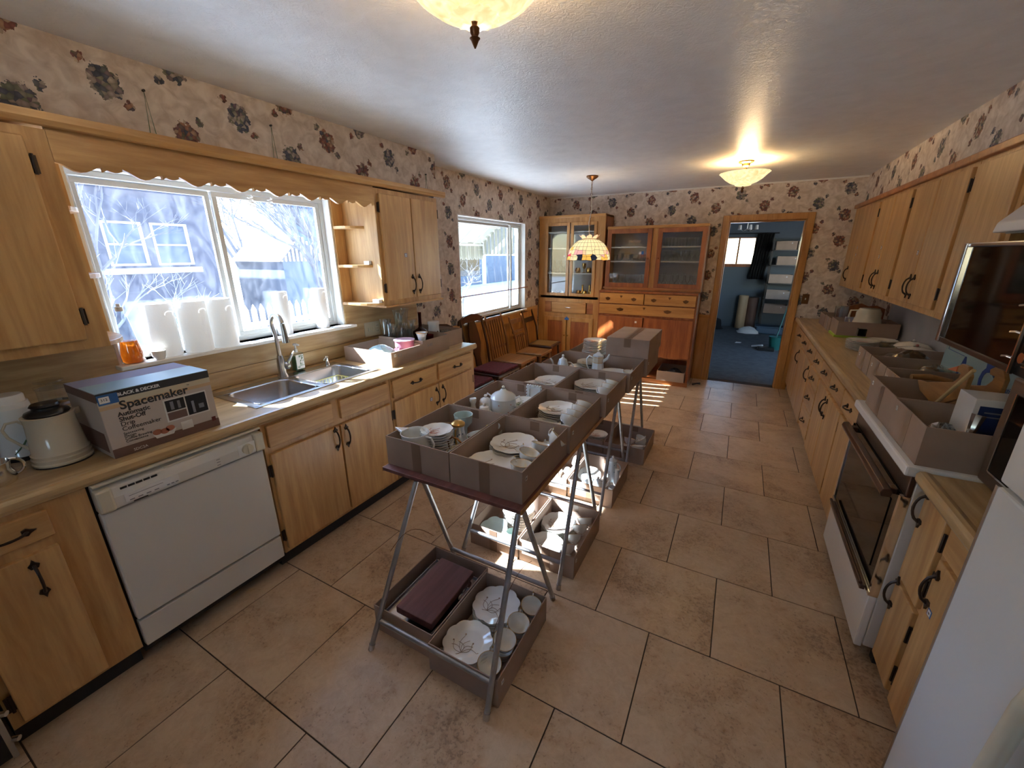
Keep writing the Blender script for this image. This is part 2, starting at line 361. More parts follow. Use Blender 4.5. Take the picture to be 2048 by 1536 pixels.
# ------------------------------------------------------------------ room shell
XL, XR, YE, YF, ZC = -2.62, 1.32, 6.0, -1.6, 2.44
def wall_x(name, x0, x1, holes, mat, ya, yb, zt=ZC, extra=None):
    b = B(); ys = sorted({ya, yb, *[h[0] for h in holes], *[h[1] for h in holes]})
    for a, c in zip(ys, ys[1:]):
        h = [q for q in holes if q[0] <= a and q[1] >= c]
        if h: b.box(x0, x1, a, c, 0, h[0][2]); b.box(x0, x1, a, c, h[0][3], zt)
        else: b.box(x0, x1, a, c, 0, zt)
    if extra: extra(b)
    return struct(name, b, mat)
W1 = (.78, 2.13, 1.155, 2.05); W2 = (3.66, 5.20, .935, 2.055)
wall_x('wall_left', XL - .16, XL, [W1, W2], 'paper_side', YF, YE, extra=lambda b: b.box(XL, -2.345, YF, 2.99, 2.155, ZC))
wall_x('wall_right', XR, XR + .12, [], 'paper_side', YF, YE, extra=lambda b: b.box(1.045, XR, YF, YE, 2.15, ZC))
b = B(); b.box(XL - .16, -.22, YE, YE + .12, 0, ZC); b.box(.575, XR + .12, YE, YE + .12, 0, ZC); b.box(-.22, .575, YE, YE + .12, 2.03, ZC)
struct('wall_end', b, 'paper_end')
FX0, FX1, FZ0, FZ1 = -.9, -.35, 1.25, 1.85
b = B(); b.box(XL - .16, FX0, YF - .12, YF, 0, ZC).box(FX1, XR + .12, YF - .12, YF, 0, ZC).box(FX0, FX1, YF - .12, YF, 0, FZ0).box(FX0, FX1, YF - .12, YF, FZ1, ZC); struct('wall_front', b, 'paper_end')
wf4 = struct('added_fill_window', B().box(FX0, FX0 + .05, YF - .10, YF - .04, FZ0, FZ1).box(FX1 - .05, FX1, YF - .10, YF - .04, FZ0, FZ1).box(FX0 + .05, FX1 - .05, YF - .10, YF - .04, FZ0, FZ0 + .05).box(FX0 + .05, FX1 - .05, YF - .10, YF - .04, FZ1 - .05, FZ1), 'window_w')  # small unseen window, added behind the camera to let in fill light
part('pane', B().box(FX0 + .05, FX1 - .05, YF - .075, YF - .07, FZ0 + .05, FZ1 - .05), 'pane_clean', wf4)
struct('ceiling', B().box(XL - .16, XR + .12, YF - .12, YE + .12, ZC, ZC + .12), 'ceiling')
# floor: grout bed with each tile laid on it
fl = struct('floor', B().box(XL - .16, XR + .12, YF - .12, YE + .12, -.10, -.0035), 'grout')
g = .0024
def tile_mesh(w, h):
    return B().box(g, w - g, g, h - g, -.0035, 0)
full = None
for j in range(-6, 10):
    y0 = 1.055 + .51 * j; ox = -.14 if j % 2 == 0 else -.395
    for k in range(-6, 5):
        x0 = ox + .51 * k; x1 = x0 + .51; y1 = y0 + .51
        a, c, d, e = max(x0, XL), min(x1, XR), max(y0, YF), min(y1, YE)
        if c - a < .02 or e - d < .02: continue
        if (a, c, d, e) == (x0, x1, y0, y1):
            if full is None:
                full = part('tile', tile_mesh(.51, .51), 'tile', fl, world=False, bev=.0012); o = full
            else: o = full.copy(); C.objects.link(o); o.parent = fl
        else: o = part('tile', tile_mesh(c - a, e - d), 'tile', fl, world=False, bev=.0012)
        o.location = (a, d, 0)
# doorway casing
b = B(); b.box(-.29, -.22, YE - .022, YE + .0, 0, 2.10); b.box(.575, .645, YE - .022, YE, 0, 2.10); b.box(-.22, .575, YE - .022, YE, 2.03, 2.10)
b.box(-.22, -.205, YE, YE + .12, 0, 2.03); b.box(.56, .575, YE, YE + .12, 0, 2.03); b.box(-.205, .56, YE, YE + .12, 2.015, 2.03)
d1 = struct('door_1', b, 'oak', bev=.004)
# panelling under the wallpaper: single boards
def boards(name, axis, fixed, a0, a1, z1, mat='oak', step=.22):
    t = struct(name, B().box(*( (fixed, fixed + .012, a0, a1) if axis == 'y' else (a0, a1, fixed - .012, fixed)), z1 - .02, z1 + .02), 'oak_h' if axis == 'x' else 'honey_h')
    a = a0
    while a < a1 - .01:
        c = min(a1, a + step)
        q = B().box(fixed, fixed + .010, a + .002, c - .002, 0, z1) if axis == 'y' else B().box(a + .002, c - .002, fixed - .010, fixed, 0, z1)
        part('panel', q, mat, t, bev=.0015); a = c
    return t
boards('trim_1', 'y', XL, 2.93, 5.60, .915, step=.30)
boards('trim_2', 'x', YE, -.42, -.29, .865); boards('trim_3', 'x', YE, .645, .70, .865)
# thin wallpaper to ceiling bead on the end wall
struct('trim_4', B().box(XL, XR, YE - .008, YE, 2.425, ZC), 'dw_white')
# outside corner strings hung on nails (two hooks left in the soffit)
# window 1
def window(nm, hole, xg, mull, frame_m, pane_m, sillx, casing=True):
    y0, y1, z0, z1 = hole
    w = struct(nm, B().box(xg - .05, XL + .001, y0, y0 + .012, z0, z1).box(xg - .05, XL + .001, y1 - .012, y1, z0, z1).box(xg - .05, XL + .001, y0 + .012, y1 - .012, z1 - .012, z1), 'window_w')
    part('sill', B().box(xg - .06, sillx, y0 - (.02 if casing else 0), y1 + (.05 if casing else 0), z0 - .02, z0), 'window_w', w, bev=.004)
    f = B(); a = .028
    f.box(xg - .035, xg + .03, y0 + .012, y1 - .012, z0, z0 + a); f.box(xg - .035, xg + .03, y0 + .012, y1 - .012, z1 - .012 - a, z1 - .012)
    f.box(xg - .035, xg + .03, y0 + .012, y0 + .012 + a, z0 + a, z1 - .012 - a); f.box(xg - .035, xg + .03, y1 - .012 - a, y1 - .012, z0 + a, z1 - .012 - a)
    part('window_frame', f, frame_m, w, bev=.003)
    ya, yb = y0 + .04, y1 - .04
    ed = [ya] + mull + [yb]
    for i, (p, q) in enumerate(zip(ed, ed[1:])):
        s = B(); xo = .012 if i % 2 else -.012; t = .026
        zb, zt = z0 + .03, z1 - .042
        s.box(xg + xo - .01, xg + xo + .01, p, q, zb, zb + t); s.box(xg + xo - .01, xg + xo + .01, p, q, zt - t, zt); s.box(xg + xo - .01, xg + xo + .01, p, p + t, zb + t, zt - t); s.box(xg + xo - .01, xg + xo + .01, q - t, q, zb + t, zt - t)
        sh = part('sash', s, frame_m, w, bev=.002)
        part('pane', B().box(xg + xo - .002, xg + xo + .002, p + t, q - t, zb + t, zt - t), pane_m, sh)
    return w
window('window_1', W1, -2.715, [1.40], 'alu', 'pane', -2.545)
w2 = window('window_2', W2, -2.715, [4.92], 'alu', 'pane_clean', -2.585, False)
part('curtain_rod', B().tube([(-2.60, 3.62, 1.225), (-2.60, 5.24, 1.225)], .006), 'rust', w2)
# ------------------------------------------------------------------ room seen through the doorway
struct('floor_carpet', B().box(-2.6, 2.2, YE + .12, 11.1, -.08, .0), 'carpet')
b = B(); b.box(-2.6, -.43, 11.0, 11.12, 0, ZC).box(.20, 2.2, 11.0, 11.12, 0, ZC).box(-.43, .20, 11.0, 11.12, 0, 1.40).box(-.43, .20, 11.0, 11.12, 2.0, ZC)
b.box(-2.72, -2.6, YE + .12, 11.12, 0, ZC); b.box(2.2, 2.32, YE + .12, 8.2, 0, ZC); b.box(2.2, 2.32, 9.6, 11.12, 0, ZC); b.box(2.2, 2.32, 8.2, 9.6, 0, .9); b.box(2.2, 2.32, 8.2, 9.6, 2.1, ZC)
struct('wall_far_room', b, 'blue_wall'); struct('ceiling_far_room', B().box(-2.72, 2.32, YE + .12, 11.12, ZC, ZC + .1), 'blue_wall')
w3 = struct('window_3', B().box(-.46, .23, 10.97, 11.0, 1.36, 1.40).box(-.43, .20, 11.02, 11.06, 1.40, 1.425).box(-.43, .20, 11.02, 11.06, 1.975, 2.0).box(-.43, -.405, 11.02, 11.06, 1.40, 2.0).box(.175, .20, 11.02, 11.06, 1.40, 2.0).box(-.155, -.12, 11.01, 11.06, 1.40, 2.0), 'rust')
part('pane', B().box(-.405, -.155, 11.035, 11.04, 1.425, 1.975), 'pane_clean', w3); part('pane', B().box(-.12, .175, 11.035, 11.04, 1.425, 1.975), 'pane_clean', w3)
# ------------------------------------------------------------------ outside
def out(o, k='structure'): o['kind'] = k; return o
out(part('ground_outside', B().box(-45, XL - .16, -25, 45, -.6, -.35).box(XL - .16, 45, 11.2, 45, -.6, -.35).box(XL - .16, 45, -25, YF - .13, -.6, -.35), 'ground'))
# neighbour's house
nh = thing('neighbour_house', 'lavender grey stucco house standing outside beyond the sink window', 'house', (-11, 3.5, -.35))
bb = B(); hx = -11.0; ys = [-9, 3.60, 4.24, 4.39, 5.06, 5.55]
for a, c in zip(ys, ys[1:]):
    if (a, c) in ((3.60, 4.24), (4.39, 5.06)): bb.box(hx - .2, hx, a, c, -.35, 1.47); bb.box(hx - .2, hx, a, c, 2.32, 3.3)
    else: bb.box(hx - .2, hx, a, c, -.35, 3.3)
bb.box(hx - 6, hx - .2, 5.35, 5.55, -.35, 3.3); bb.box(hx - 6, hx - .2, -9, -8.8, -.35, 3.3)
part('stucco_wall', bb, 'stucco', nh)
part('roof', B().prism([(-9.5, 3.3), (6.0, 3.3), (6.0, 3.4), (-1.7, 4.6), (-9.5, 3.4)], 'x', hx - 6.3, hx + .45), 'stucco', nh)
for a, c in ((3.60, 4.24), (4.39, 5.06)):
    f = B(); f.box(hx - .06, hx + .02, a, a + .04, 1.47, 2.32).box(hx - .06, hx + .02, c - .04, c, 1.47, 2.32).box(hx - .06, hx + .02, a + .04, c - .04, 2.28, 2.32).box(hx - .06, hx + .02, a + .04, c - .04, 1.47, 1.51).box(hx - .06, hx + .02, a + .04, c - .04, 1.87, 1.90)
    wf = part('house_window', f, 'window_w', nh); part('pane', B().box(hx - .05, hx - .04, a + .04, c - .04, 1.51, 2.28), 'siding', wf)
part('window_ledge', B().box(hx, hx + .12, 3.45, 5.15, 1.31, 1.42), 'window_w', nh)
# shed
sh = thing('garden_shed', 'small shed with a ribbed tin gable roof outside the right sink sash', 'shed', (-11.5, 7.5, -.35))
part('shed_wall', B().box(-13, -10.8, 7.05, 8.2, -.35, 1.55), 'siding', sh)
r = B(); r.prism([(6.95, 1.5), (8.35, 1.5), (7.65, 2.15)], 'x', -13.1, -10.75); rf = part('shed_roof', r, 'roof', sh)
rb = B()
for k in range(12): 
    y = 6.98 + k * .115; zt = 1.5 + (.65 - abs(y - 7.65) * .93); rb.box(-10.75, -10.72, y, y + .04, 1.5, max(1.52, zt))
part('roof_rib', rb, 'window_w', sh)['kind'] = 'stuff'
# picket fence
pf = thing('picket_fence', 'white picket fence outside behind the slim paper towel rolls', 'fence', (-6.2, 4, -.35))
k = 0; y = 2.9; first = None
while y < 5.6:
    if first is None: first = part('picket', B().prism([(-.035, 0), (.035, 0), (.035, 1.25), (0, 1.33), (-.035, 1.25)], 'x', 0, .02), 'window_w', pf, world=False); o = first
    else: o = first.copy(); C.objects.link(o); o.parent = pf
    o.location = (0, y - 4, 0); y += .115
part('rail', B().box(-6.23, -6.2, 2.85, 5.65, .15, .22), 'window_w', pf); part('rail', B().box(-6.23, -6.2, 2.85, 5.65, .65, .72), 'window_w', pf)
# bare trees
def tree(name, label, base, h, seed, mat='bark', spread=1.0, n=5):
    rnd = random.Random(seed); b = B()
    def grow(p, d, ln, r, dep):
        q = p + d * ln; mid = (p + q) / 2 + Vector((rnd.uniform(-.06, .06), rnd.uniform(-.06, .06), 0)) * ln
        b.tube([p, mid, q], [r, r * .85, r * .68], 5 if dep > 2 else 3)
        if dep == 0: return
        for _ in range(3 if dep > 2 else 2 + (rnd.random() < .6)):
            e = (d + Vector((rnd.uniform(-1, 1), rnd.uniform(-1, 1), rnd.uniform(-.25, .7))) * .75 * spread).normalized()
            grow(p + (q - p) * rnd.uniform(.55, 1), e, ln * rnd.uniform(.62, .82), r * .58, dep - 1)
    grow(Vector(base), Vector((rnd.uniform(-.15, .15), rnd.uniform(-.15, .15), 1)).normalized(), h * .30, .075 * h / 5, n + 1)
    return one(name, b, mat, label, 'tree')
tree('bare_tree', 'bare grey tree outside the right half of the sink window', (-8.2, 6.3, -.35), 5.2, 3)
tree('bare_tree', 'bare tree with arching limbs outside the left sink pane', (-7.6, 2.2, -.35), 4.6, 11)
tree('bare_tree', 'dense bare tree farther behind the right sink sash', (-15.5, 8.6, -.35), 7.5, 14, n=6)
tree('bare_tree', 'thick limbed bare tree right of the shed outside', (-9.0, 8.0, -.35), 6.5, 31, n=5)
tree('bare_tree', 'tall bare tree behind the neighbour house roof', (-23.5, 5.0, -.35), 11.0, 17, n=6)
tree('bare_shrub', 'pale leafless shrub close outside the left sink pane', (-5.4, 1.3, -.35), 3.0, 5, 'pale_twig', 1.2, 4)
tree('bare_shrub', 'pale tangled shrub outside the dining window under the awning', (-7.5, 10.6, -.35), 2.6, 8, 'pale_twig', 1.6, 4)
tree('bare_tree', 'leafless frosty tree outside the far room window', (-.6, 15.5, -.35), 3.6, 21, 'pale_twig', 1.4, 5)
# blue sided house beyond the dining window
bh = thing('blue_house', 'pale blue clapboard house outside the dining window', 'house', (-16, 13.5, -.35))
s0 = None; z = -.3
while z < 3.8:
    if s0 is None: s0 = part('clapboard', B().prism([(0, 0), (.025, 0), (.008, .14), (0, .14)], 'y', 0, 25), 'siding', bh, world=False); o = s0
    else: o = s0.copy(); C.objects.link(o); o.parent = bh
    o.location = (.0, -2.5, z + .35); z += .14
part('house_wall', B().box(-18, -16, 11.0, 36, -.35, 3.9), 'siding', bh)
part('corner_post', B().box(-16, -15.9, 25, 25.4, -.35, 3.9), 'window_w', bh)
part('house_window', B().box(-16, -15.92, 21, 24.6, .3, 2.4), 'black_g', bh)
# awning over the dining window
aw = thing('window_awning', 'cream ribbed metal awning hanging outside the dining window', 'awning', (-2.8, 4.5, 1.6))
def slope(y0, y1): return B().quad((-2.79, y0, 2.42), (-2.79, y1, 2.42), (-3.55, y1, 1.80), (-3.55, y0, 1.80))
y = 3.3; s0 = None
while y < 5.55:
    if s0 is None: s0 = part('awning_slat', B().prism([(-2.79, 2.42), (-3.55, 1.80), (-3.55, 1.82), (-2.79, 2.44)], 'y', y, y + .145), 'awning', aw, bev=0); o = s0
    else: o = s0.copy(); C.objects.link(o); o.parent = aw; o.location = (0, y - 3.3, .012 * (round((y - 3.3) / .17) % 2))
    y += .17
part('awning_brace', B().box(-3.25, -3.22, 3.3, 5.6, 2.02, 2.05).box(-3.56, -3.53, 3.3, 5.6, 1.78, 1.81), 'alu', aw)
b = B(); x = -2.82
while x > -3.55:
    zt = 2.42 - (-2.79 - x) * .816; b.box(x - .045, x - .005, 5.57, 5.60, 1.66, zt); x -= .065
part('awning_side', b, 'awning', aw)['kind'] = 'stuff'
b = B(); y = 3.3
while y < 5.6:
    b.prism([(y, 1.80), (y + .11, 1.80), (y + .11, 1.62), (y + .085, 1.585), (y + .025, 1.585), (y, 1.62)], 'x', -3.56, -3.55); y += .115
part('awning_valance', b, 'awning', aw)['kind'] = 'stuff'
part('awning_brace', B().box(-3.56, -2.8, 5.60, 5.62, 1.64, 1.67), 'alu', aw)
# ------------------------------------------------------------------ cabinets
def pull(par, x, y, z, s, ax='z', L=.055, mat='iron', face='x'):
    b = B(); P = []
    for k in range(9):
        t = k / 8 * 2 - 1; P.append((t * L, .004 + .026 * (1 - t * t) ** .6))
    def mp(a, o, w=0):
        if face == 'y': return (x + a, y - o, z + w) if ax != 'z' else (x + w, y - o, z + a)
        return (x + s * o, y + w, z + a) if ax == 'z' else (x + s * o, y + a, z + w)
    b.tube([mp(a, o) for a, o in P], [.0055, .005, .0045, .0045, .005, .0045, .0045, .005, .0055], 6)
    for e in (-1, 1):
        q = [(0, -.009), (.012, -.014), (.02, -.006), (.034, 0), (.02, .006), (.012, .014), (0, .009)]
        top = [mp(e * (L - .012 + a), .007, w) for a, w in q]; bot = [mp(e * (L - .012 + a), .0, w) for a, w in q]
        b.ring([bot, top], True, True, True)
    return part('handle', b, mat, par, smooth=True)
def hinge(par, x, y, z, s):
    b = B(); b.box(min(x, x + s * .006), max(x, x + s * .006), y - .011, y + .011, z - .03, z + .03); b.tube([(x + s * .008, y, z - .034), (x + s * .008, y, z + .034)], .005, 6)
    return part('hinge', b, 'iron', par)
def lot(par, x, y, z, s=1, face='x', blue=True, w=.018):
    o = off(par)
    if face == 'x':
        if blue: part('tape_flag', B().box(min(x, x + s * .0006), max(x, x + s * .0006), y - w * .75, y + w * .75, z - w * .75, z + w * .7), 'tape_blue', par)
        q = part('price_sticker', B().box(min(x + s * .0007, x + s * .0014), max(x + s * .0007, x + s * .0014), y - w / 2, y + w / 2, z - w * .6, z + w * .5), 'paper', par)
        part('printed_mark', B().box(min(x + s * .0015, x + s * .002), max(x + s * .0015, x + s * .002), y - w / 4, y + w / 4, z - w * .25, z + w * .12), 'lot_no', par)
    else:
        q = part('price_sticker', B().box(x - w / 2, x + w / 2, y - .0014, y - .0007, z - w * .6, z + w * .5), 'paper', par)
        part('printed_mark', B().box(x - w / 4, x + w / 4, y - .002, y - .0015, z - w * .25, z + w * .12), 'lot_no', par)
    return q
def cabinet(name, label, xf, s, y0, y1, z0, z1, xb, doors=(), drawers=(), panels=(), toe=0, mat='honey', matd='honey', t=.018, cat='cabinet', ctop=None):
    """doors: (y0,y1,z0,z1, hinge_y or None, handle (y,z) or None, sticker (y,z) or None); drawers the same without hinge"""
    c = thing(name, label, cat, (xf, (y0 + y1) / 2, z0 - toe))
    lo, hi = min(xf, xb), max(xf, xb)
    b = B(); b.box(lo if s > 0 else lo + .02, hi - (.02 if s > 0 else 0), y0, y1, z0, ctop or z1)
    part('carcass', b, mat, c)
    f = B(); fx0, fx1 = (xf - .02, xf) if s > 0 else (xf, xf + .02)
    zs = sorted({z0, z1, *[q for d in list(doors) + list(drawers) + list(panels) for q in (d[2] + .006, d[3] - .006)]})
    # face frame as strips between openings
    ops = [(d[0] + .006, d[1] - .006, d[2] + .006, d[3] - .006) for d in list(doors) + list(drawers)]
    for a, e in zip(zs, zs[1:]):
        zc = (a + e) / 2; row = sorted([o for o in ops if o[2] <= zc <= o[3]]); cur = y0
        for o in row:
            if o[0] - cur > .002: f.box(fx0, fx1, cur, o[0], a, e)
            cur = max(cur, o[1])
        if y1 - cur > .002: f.box(fx0, fx1, cur, y1, a, e)
    part('face_frame', f, mat, c)
    for d in doors:
        q = part('door', B().box(min(xf - s * .004, xf + s * t), max(xf - s * .004, xf + s * t), d[0], d[1], d[2], d[3]), matd, c, bev=.004)
        if d[4] is not None:
            hy = d[0] - .008 if d[4] == 0 else d[1] + .008
            for hz in (d[2] + .09, d[3] - .09): hinge(q, xf + s * .004, hy, hz, s)
        if d[5]: pull(q, xf + s * t, d[5][0], d[5][1], s)
        if len(d) > 6 and d[6]:
            for st in (d[6] if isinstance(d[6], list) else [d[6]]): lot(q, xf + s * t, st[0], st[1], s)
    for d in drawers:
        q = part('drawer', B().box(min(xf - s * .004, xf + s * t), max(xf - s * .004, xf + s * t), d[0], d[1], d[2], d[3]), 'honey_h' if mat == 'honey' else mat, c, bev=.004)
        if d[4]: pull(q, xf + s * t, d[4][0], d[4][1], s, 'y', .045)
    if toe:
        tx = xf - s * .06; part('toe_kick', B().box(min(tx, xb), max(tx, xb), y0, y1, z0 - toe, z0), 'toe', c)
    return c
XB = -1.98
cabinet('base_cabinet', 'honey birch base cabinet at the left edge, left of the dishwasher', XB, 1, .035, .395, .105, .874, XL + .002,
        [(.06, .285, .125, .705, 0, (.215, .615))], [(.06, .288, .745, .845, (.185, .793))], toe=.105)
cabinet('sink_cabinet', 'honey birch sink cabinet with paired doors and two blank drawer fronts', XB, 1, 1.03, 1.90, .105, .874, XL + .002,
        [(1.045, 1.462, .13, .70, 0, (1.43, .63)), (1.472, 1.882, .13, .70, 1, (1.505, .62))], [(1.05, 1.435, .735, .852, None), (1.487, 1.87, .735, .852, None)], toe=.105, ctop=.72)
cabinet('base_cabinet', 'honey birch base cabinet under the glass trays at the counter end', XB, 1, 1.905, 2.92, .105, .874, XL + .002,
        [(1.92, 2.398, .13, .70, 0, (2.365, .605), (2.30, .60)), (2.408, 2.875, .13, .70, 1, (2.445, .605))],
        [(1.918, 2.377, .725, .852, (2.15, .788)), (2.412, 2.865, .725, .852, (2.655, .785))], toe=.105)
# worktop with sink cut-out
def worktop(name, label, xf, xb, s, y0, y1, hole=None, splash=True, mat='laminate'):
    c = thing(name, label, 'countertop', (xf, (y0 + y1) / 2, .874)); b = B(); lo, hi = min(xf, xb), max(xf, xb)
    if hole:
        a0, a1, c0, c1 = hole
        b.box(lo, hi, y0, c0, .874, .914); b.box(lo, hi, c1, y1, .874, .914); b.box(lo, a0, c0, c1, .874, .914); b.box(a1, hi, c0, c1, .874, .914)
    else: b.box(lo, hi, y0, y1, .874, .914)
    part('slab', b, mat, c)
    n = B(); pf = [(xf + s * .0, .868), (xf + s * .012, .874), (xf + s * .018, .886), (xf + s * .018, .905), (xf + s * .010, .917), (xf - s * .004, .919), (xf - s * .02, .9145), (xf, .9145)]
    n.prism(pf if s > 0 else pf[::-1], 'y', y0, y1); part('bullnose', n, mat, c)
    return c
ct = worktop('countertop', 'tan woodgrain countertop with rolled front edge under the sink window', -1.972, XL + .016, 1, .035, 2.94, (-2.47, -2.10, 1.11, 1.895))
part('splash_strip', B().box(XL + .001, XL + .016, .035, 2.94, .9145, 1.014), 'laminate', ct, bev=.003)
part('splash_panel', B().box(XL + .001, XL + .010, .035, .775, 1.016, 1.30).box(XL + .001, XL + .010, .775, 2.135, 1.016, 1.132).box(XL + .001, XL + .010, 2.135, 2.94, 1.016, 1.30), 'laminate', ct)
# wood backing behind the shelves beside the window
struct('trim_5', B().box(XL, XL + .010, .672, .778, 1.302, 2.06).box(XL, XL + .010, 2.133, 2.222, 1.302, 2.06), 'honey')
# sink
sk = thing('double_sink', 'stainless double bowl sink set into the tan countertop', 'sink', (-2.285, 1.5, .914))
b = B(); X0, X1, Y0, Y1 = -2.535, -2.085, 1.085, 1.92
bowls = [(-2.455, -2.115, 1.125, 1.485), (-2.455, -2.115, 1.525, 1.88)]
b.box(X0, -2.455, Y0, Y1, .9142, .9185); b.box(-2.115, X1, Y0, Y1, .9142, .9185); b.box(-2.455, -2.115, Y0, 1.125, .9142, .9185); b.box(-2.455, -2.115, 1.485, 1.525, .9142, .9185); b.box(-2.455, -2.115, 1.88, Y1, .9142, .9185)
part('rim', b, 'steel', sk, bev=.002)
for a0, a1, c0, c1 in bowls:
    def rr(i, z, r):
        x0, x1, y0, y1 = a0 + i, a1 - i, c0 + i, c1 - i; q = []
        for cx, cy, st in ((x1 - r, y1 - r, 0), (x0 + r, y1 - r, 1), (x0 + r, y0 + r, 2), (x1 - r, y0 + r, 3)):
            for k in range(5): t = PI / 2 * (st + k / 4); q.append((cx + r * math.cos(t), cy + r * math.sin(t), z))
        return q
    b = B().ring([rr(0, .9185, .05), rr(.004, .910, .05), rr(.012, .80, .055), rr(.03, .765, .06), rr(.07, .755, .05)], True, False, True)
    q = part('bowl', b, 'steel', sk, smooth=True, sol=.0015)
    part('drain', B().lathe([(.001, 0), (.035, 0), (.042, .003), (.045, .001)], 18, ((a0 + a1) / 2, (c0 + c1) / 2), .757), 'chrome', q, smooth=True)
ra = thing('dish_rack', 'yellow coated wire rack lying in the right sink bowl', 'dish rack', (-2.285, 1.70, .80))
b = B(); n_ = 12
for z in (.80, .85): b.tube([(-2.42, 1.56, z), (-2.15, 1.56, z), (-2.15, 1.85, z), (-2.42, 1.85, z)], .0025, 5, True)
part('rim_wire', b, 'yellow', ra)
b = B()
for k in range(n_ + 1):
    y = 1.56 + .29 * k / n_; b.tube([(-2.42, y, .85), (-2.42, y, .78), (-2.15, y, .78), (-2.15, y, .85)], .0018, 4)
for k in range(8): x = -2.42 + .27 * k / 7; b.tube([(x, 1.56, .85), (x, 1.56, .78), (x, 1.85, .78), (x, 1.85, .85)], .0018, 4)
part('grid_wire', b, 'yellow', ra)['kind'] = 'stuff'
fa = thing('kitchen_faucet', 'brushed steel pull-down faucet behind the double sink', 'faucet', (-2.495, 1.505, .9185))
part('body', B().lathe([(.033, 0), (.031, .012), (.024, .03), (.026, .075), (.022, .11), (.017, .14)], 18, (-2.495, 1.505), .9185, cap0=True, cap1=True), 'steel', fa, smooth=True)
pts = [(-2.495, 1.505, 1.05), (-2.497, 1.503, 1.17)] + [(-2.44 - .057 * math.cos(t), 1.49 - .0 * t, 1.25 + .075 * math.sin(t)) for t in [PI * k / 10 for k in range(0, 10)]] 
part('spout', B().tube(pts, .0125, 10), 'steel', fa, smooth=True)
part('spray_head', B().tube([(-2.388, 1.49, 1.27), (-2.381, 1.489, 1.21), (-2.377, 1.488, 1.155)], [.0135, .017, .021], 12), 'steel', fa, smooth=True)
part('lever', B().tube([(-2.47, 1.53, 1.0), (-2.455, 1.555, 1.05), (-2.45, 1.575, 1.075)], [.011, .008, .005], 8).ball((-2.475, 1.53, .99), .024), 'steel', fa, smooth=True)
sd = thing('soap_pump', 'small chrome soap pump set in the sink deck', 'soap dispenser', (-2.50, 1.84, .9185))
part('body', B().lathe([(.02, 0), (.018, .01), (.012, .02), (.012, .045), (.016, .055), (.012, .065)], 14, (-2.50, 1.84), .9185, cap0=True, cap1=True), 'chrome', sd, smooth=True)
part('nozzle', B().tube([(-2.50, 1.84, .975), (-2.47, 1.80, .978), (-2.45, 1.78, .972)], .004, 6), 'chrome', sd)
hs = thing('hand_soap_bottle', 'clear hand soap bottle with leafy label beside the faucet', 'soap bottle', (-2.545, 1.65, .9185))
part('bottle', B().box(-2.572, -2.518, 1.615, 1.685, .9185, 1.045), 'bottle', hs, bev=.010)
part('soap', B().box(-2.568, -2.522, 1.619, 1.681, .922, 1.02), 'green_p', hs, bev=.008)
part('label', B().box(-2.5172, -2.5165, 1.622, 1.678, .935, 1.03), 'paper', hs)
lb = B(); rnd = random.Random(2)
for _ in range(26):
    y, z = rnd.uniform(1.627, 1.668), rnd.uniform(.94, 1.02); lb.prism([(y, z), (y + .008, z + .002), (y + .006, z + .01)], 'x', -2.5165, -2.516)
part('leaf_print', lb, 'green_p', hs)['kind'] = 'stuff'
part('pump_head', B().lathe([(.012, 0), (.012, .02), (.006, .022), (.006, .045), (.014, .047), (.013, .058)], 12, (-2.545, 1.65), 1.045, cap1=True).box(-2.545, -2.505, 1.645, 1.655, 1.092, 1.102), 'white', hs, smooth=True)
# outlet
ol = thing('outlet_plate', 'cream triple outlet and switch plate on the woodgrain splash', 'outlet', (XL + .011, 2.375, 1.08))
part('plate', B().box(XL + .011, XL + .016, 2.30, 2.465, 1.025, 1.14), 'tag', ol, bev=.002)
for y in (2.34, 2.385): part('switch', B().box(XL + .016, XL + .024, y - .005, y + .005, 1.068, 1.096), 'almond', ol)
for z in (1.06, 1.105): part('socket', B().lathe([(.001, 0), (.015, 0)], 14).v and B().box(XL + .016, XL + .018, 2.418, 2.446, z - .014, z + .014), 'almond', ol, bev=.003)
sl = B()
for z in (1.06, 1.105): sl.box(XL + .018, XL + .0185, 2.424, 2.427, z - .006, z + .006).box(XL + .018, XL + .0185, 2.437, 2.440, z - .006, z + .006)
part('slot', sl, 'black', ol)
# dishwasher
dw = thing('dishwasher', 'white built-in dishwasher with a cream control panel', 'dishwasher', (XB, .71, 0))
part('tub', B().box(-2.58, -2.0, .402, 1.018, .06, .868), 'toe', dw)
part('door', B().box(-2.0, -1.962, .405, 1.015, .245, .742), 'dw_white', dw, bev=.006)
part('lower_panel', B().box(-2.0, -1.966, .405, 1.015, .105, .232), 'dw_white', dw, bev=.004)
cp = part('control_panel', B().prism([(-2.0, .75), (-1.948, .752), (-1.944, .80), (-1.956, .838), (-2.0, .858)], 'y', .405, 1.015), 'dw_white', dw, bev=.005)
part('panel_cap', B().box(-1.975, -1.938, .402, .45, .752, .846), 'almond', dw, bev=.008); part('panel_cap', B().box(-1.975, -1.938, .972, 1.018, .752, .846), 'almond', dw, bev=.008)
part('trim_strip', B().box(-2.0, -1.95, .405, 1.015, .859, .868), 'almond', dw, bev=.002)
part('latch_recess', B().box(-1.957, -1.953, .62, .80, .838, .846), 'almond', dw)
v_ = B()
for k in range(5): v_.box(-1.951, -1.9485, .475 + k * .024, .495 + k * .024, .821, .829)
part('vent_slot', v_, 'black', dw)
part('button_plate', B().box(-1.9435, -1.9425, .478, .655, .765, .800), 'white', dw)
kb = B()
for k in range(4): kb.box(-1.9424, -1.9418, .49 + k * .026, .505 + k * .026, .768, .772)
for k in range(3): kb.box(-1.9424, -1.9418, .61 + k * .015, .62 + k * .015, .768, .772)
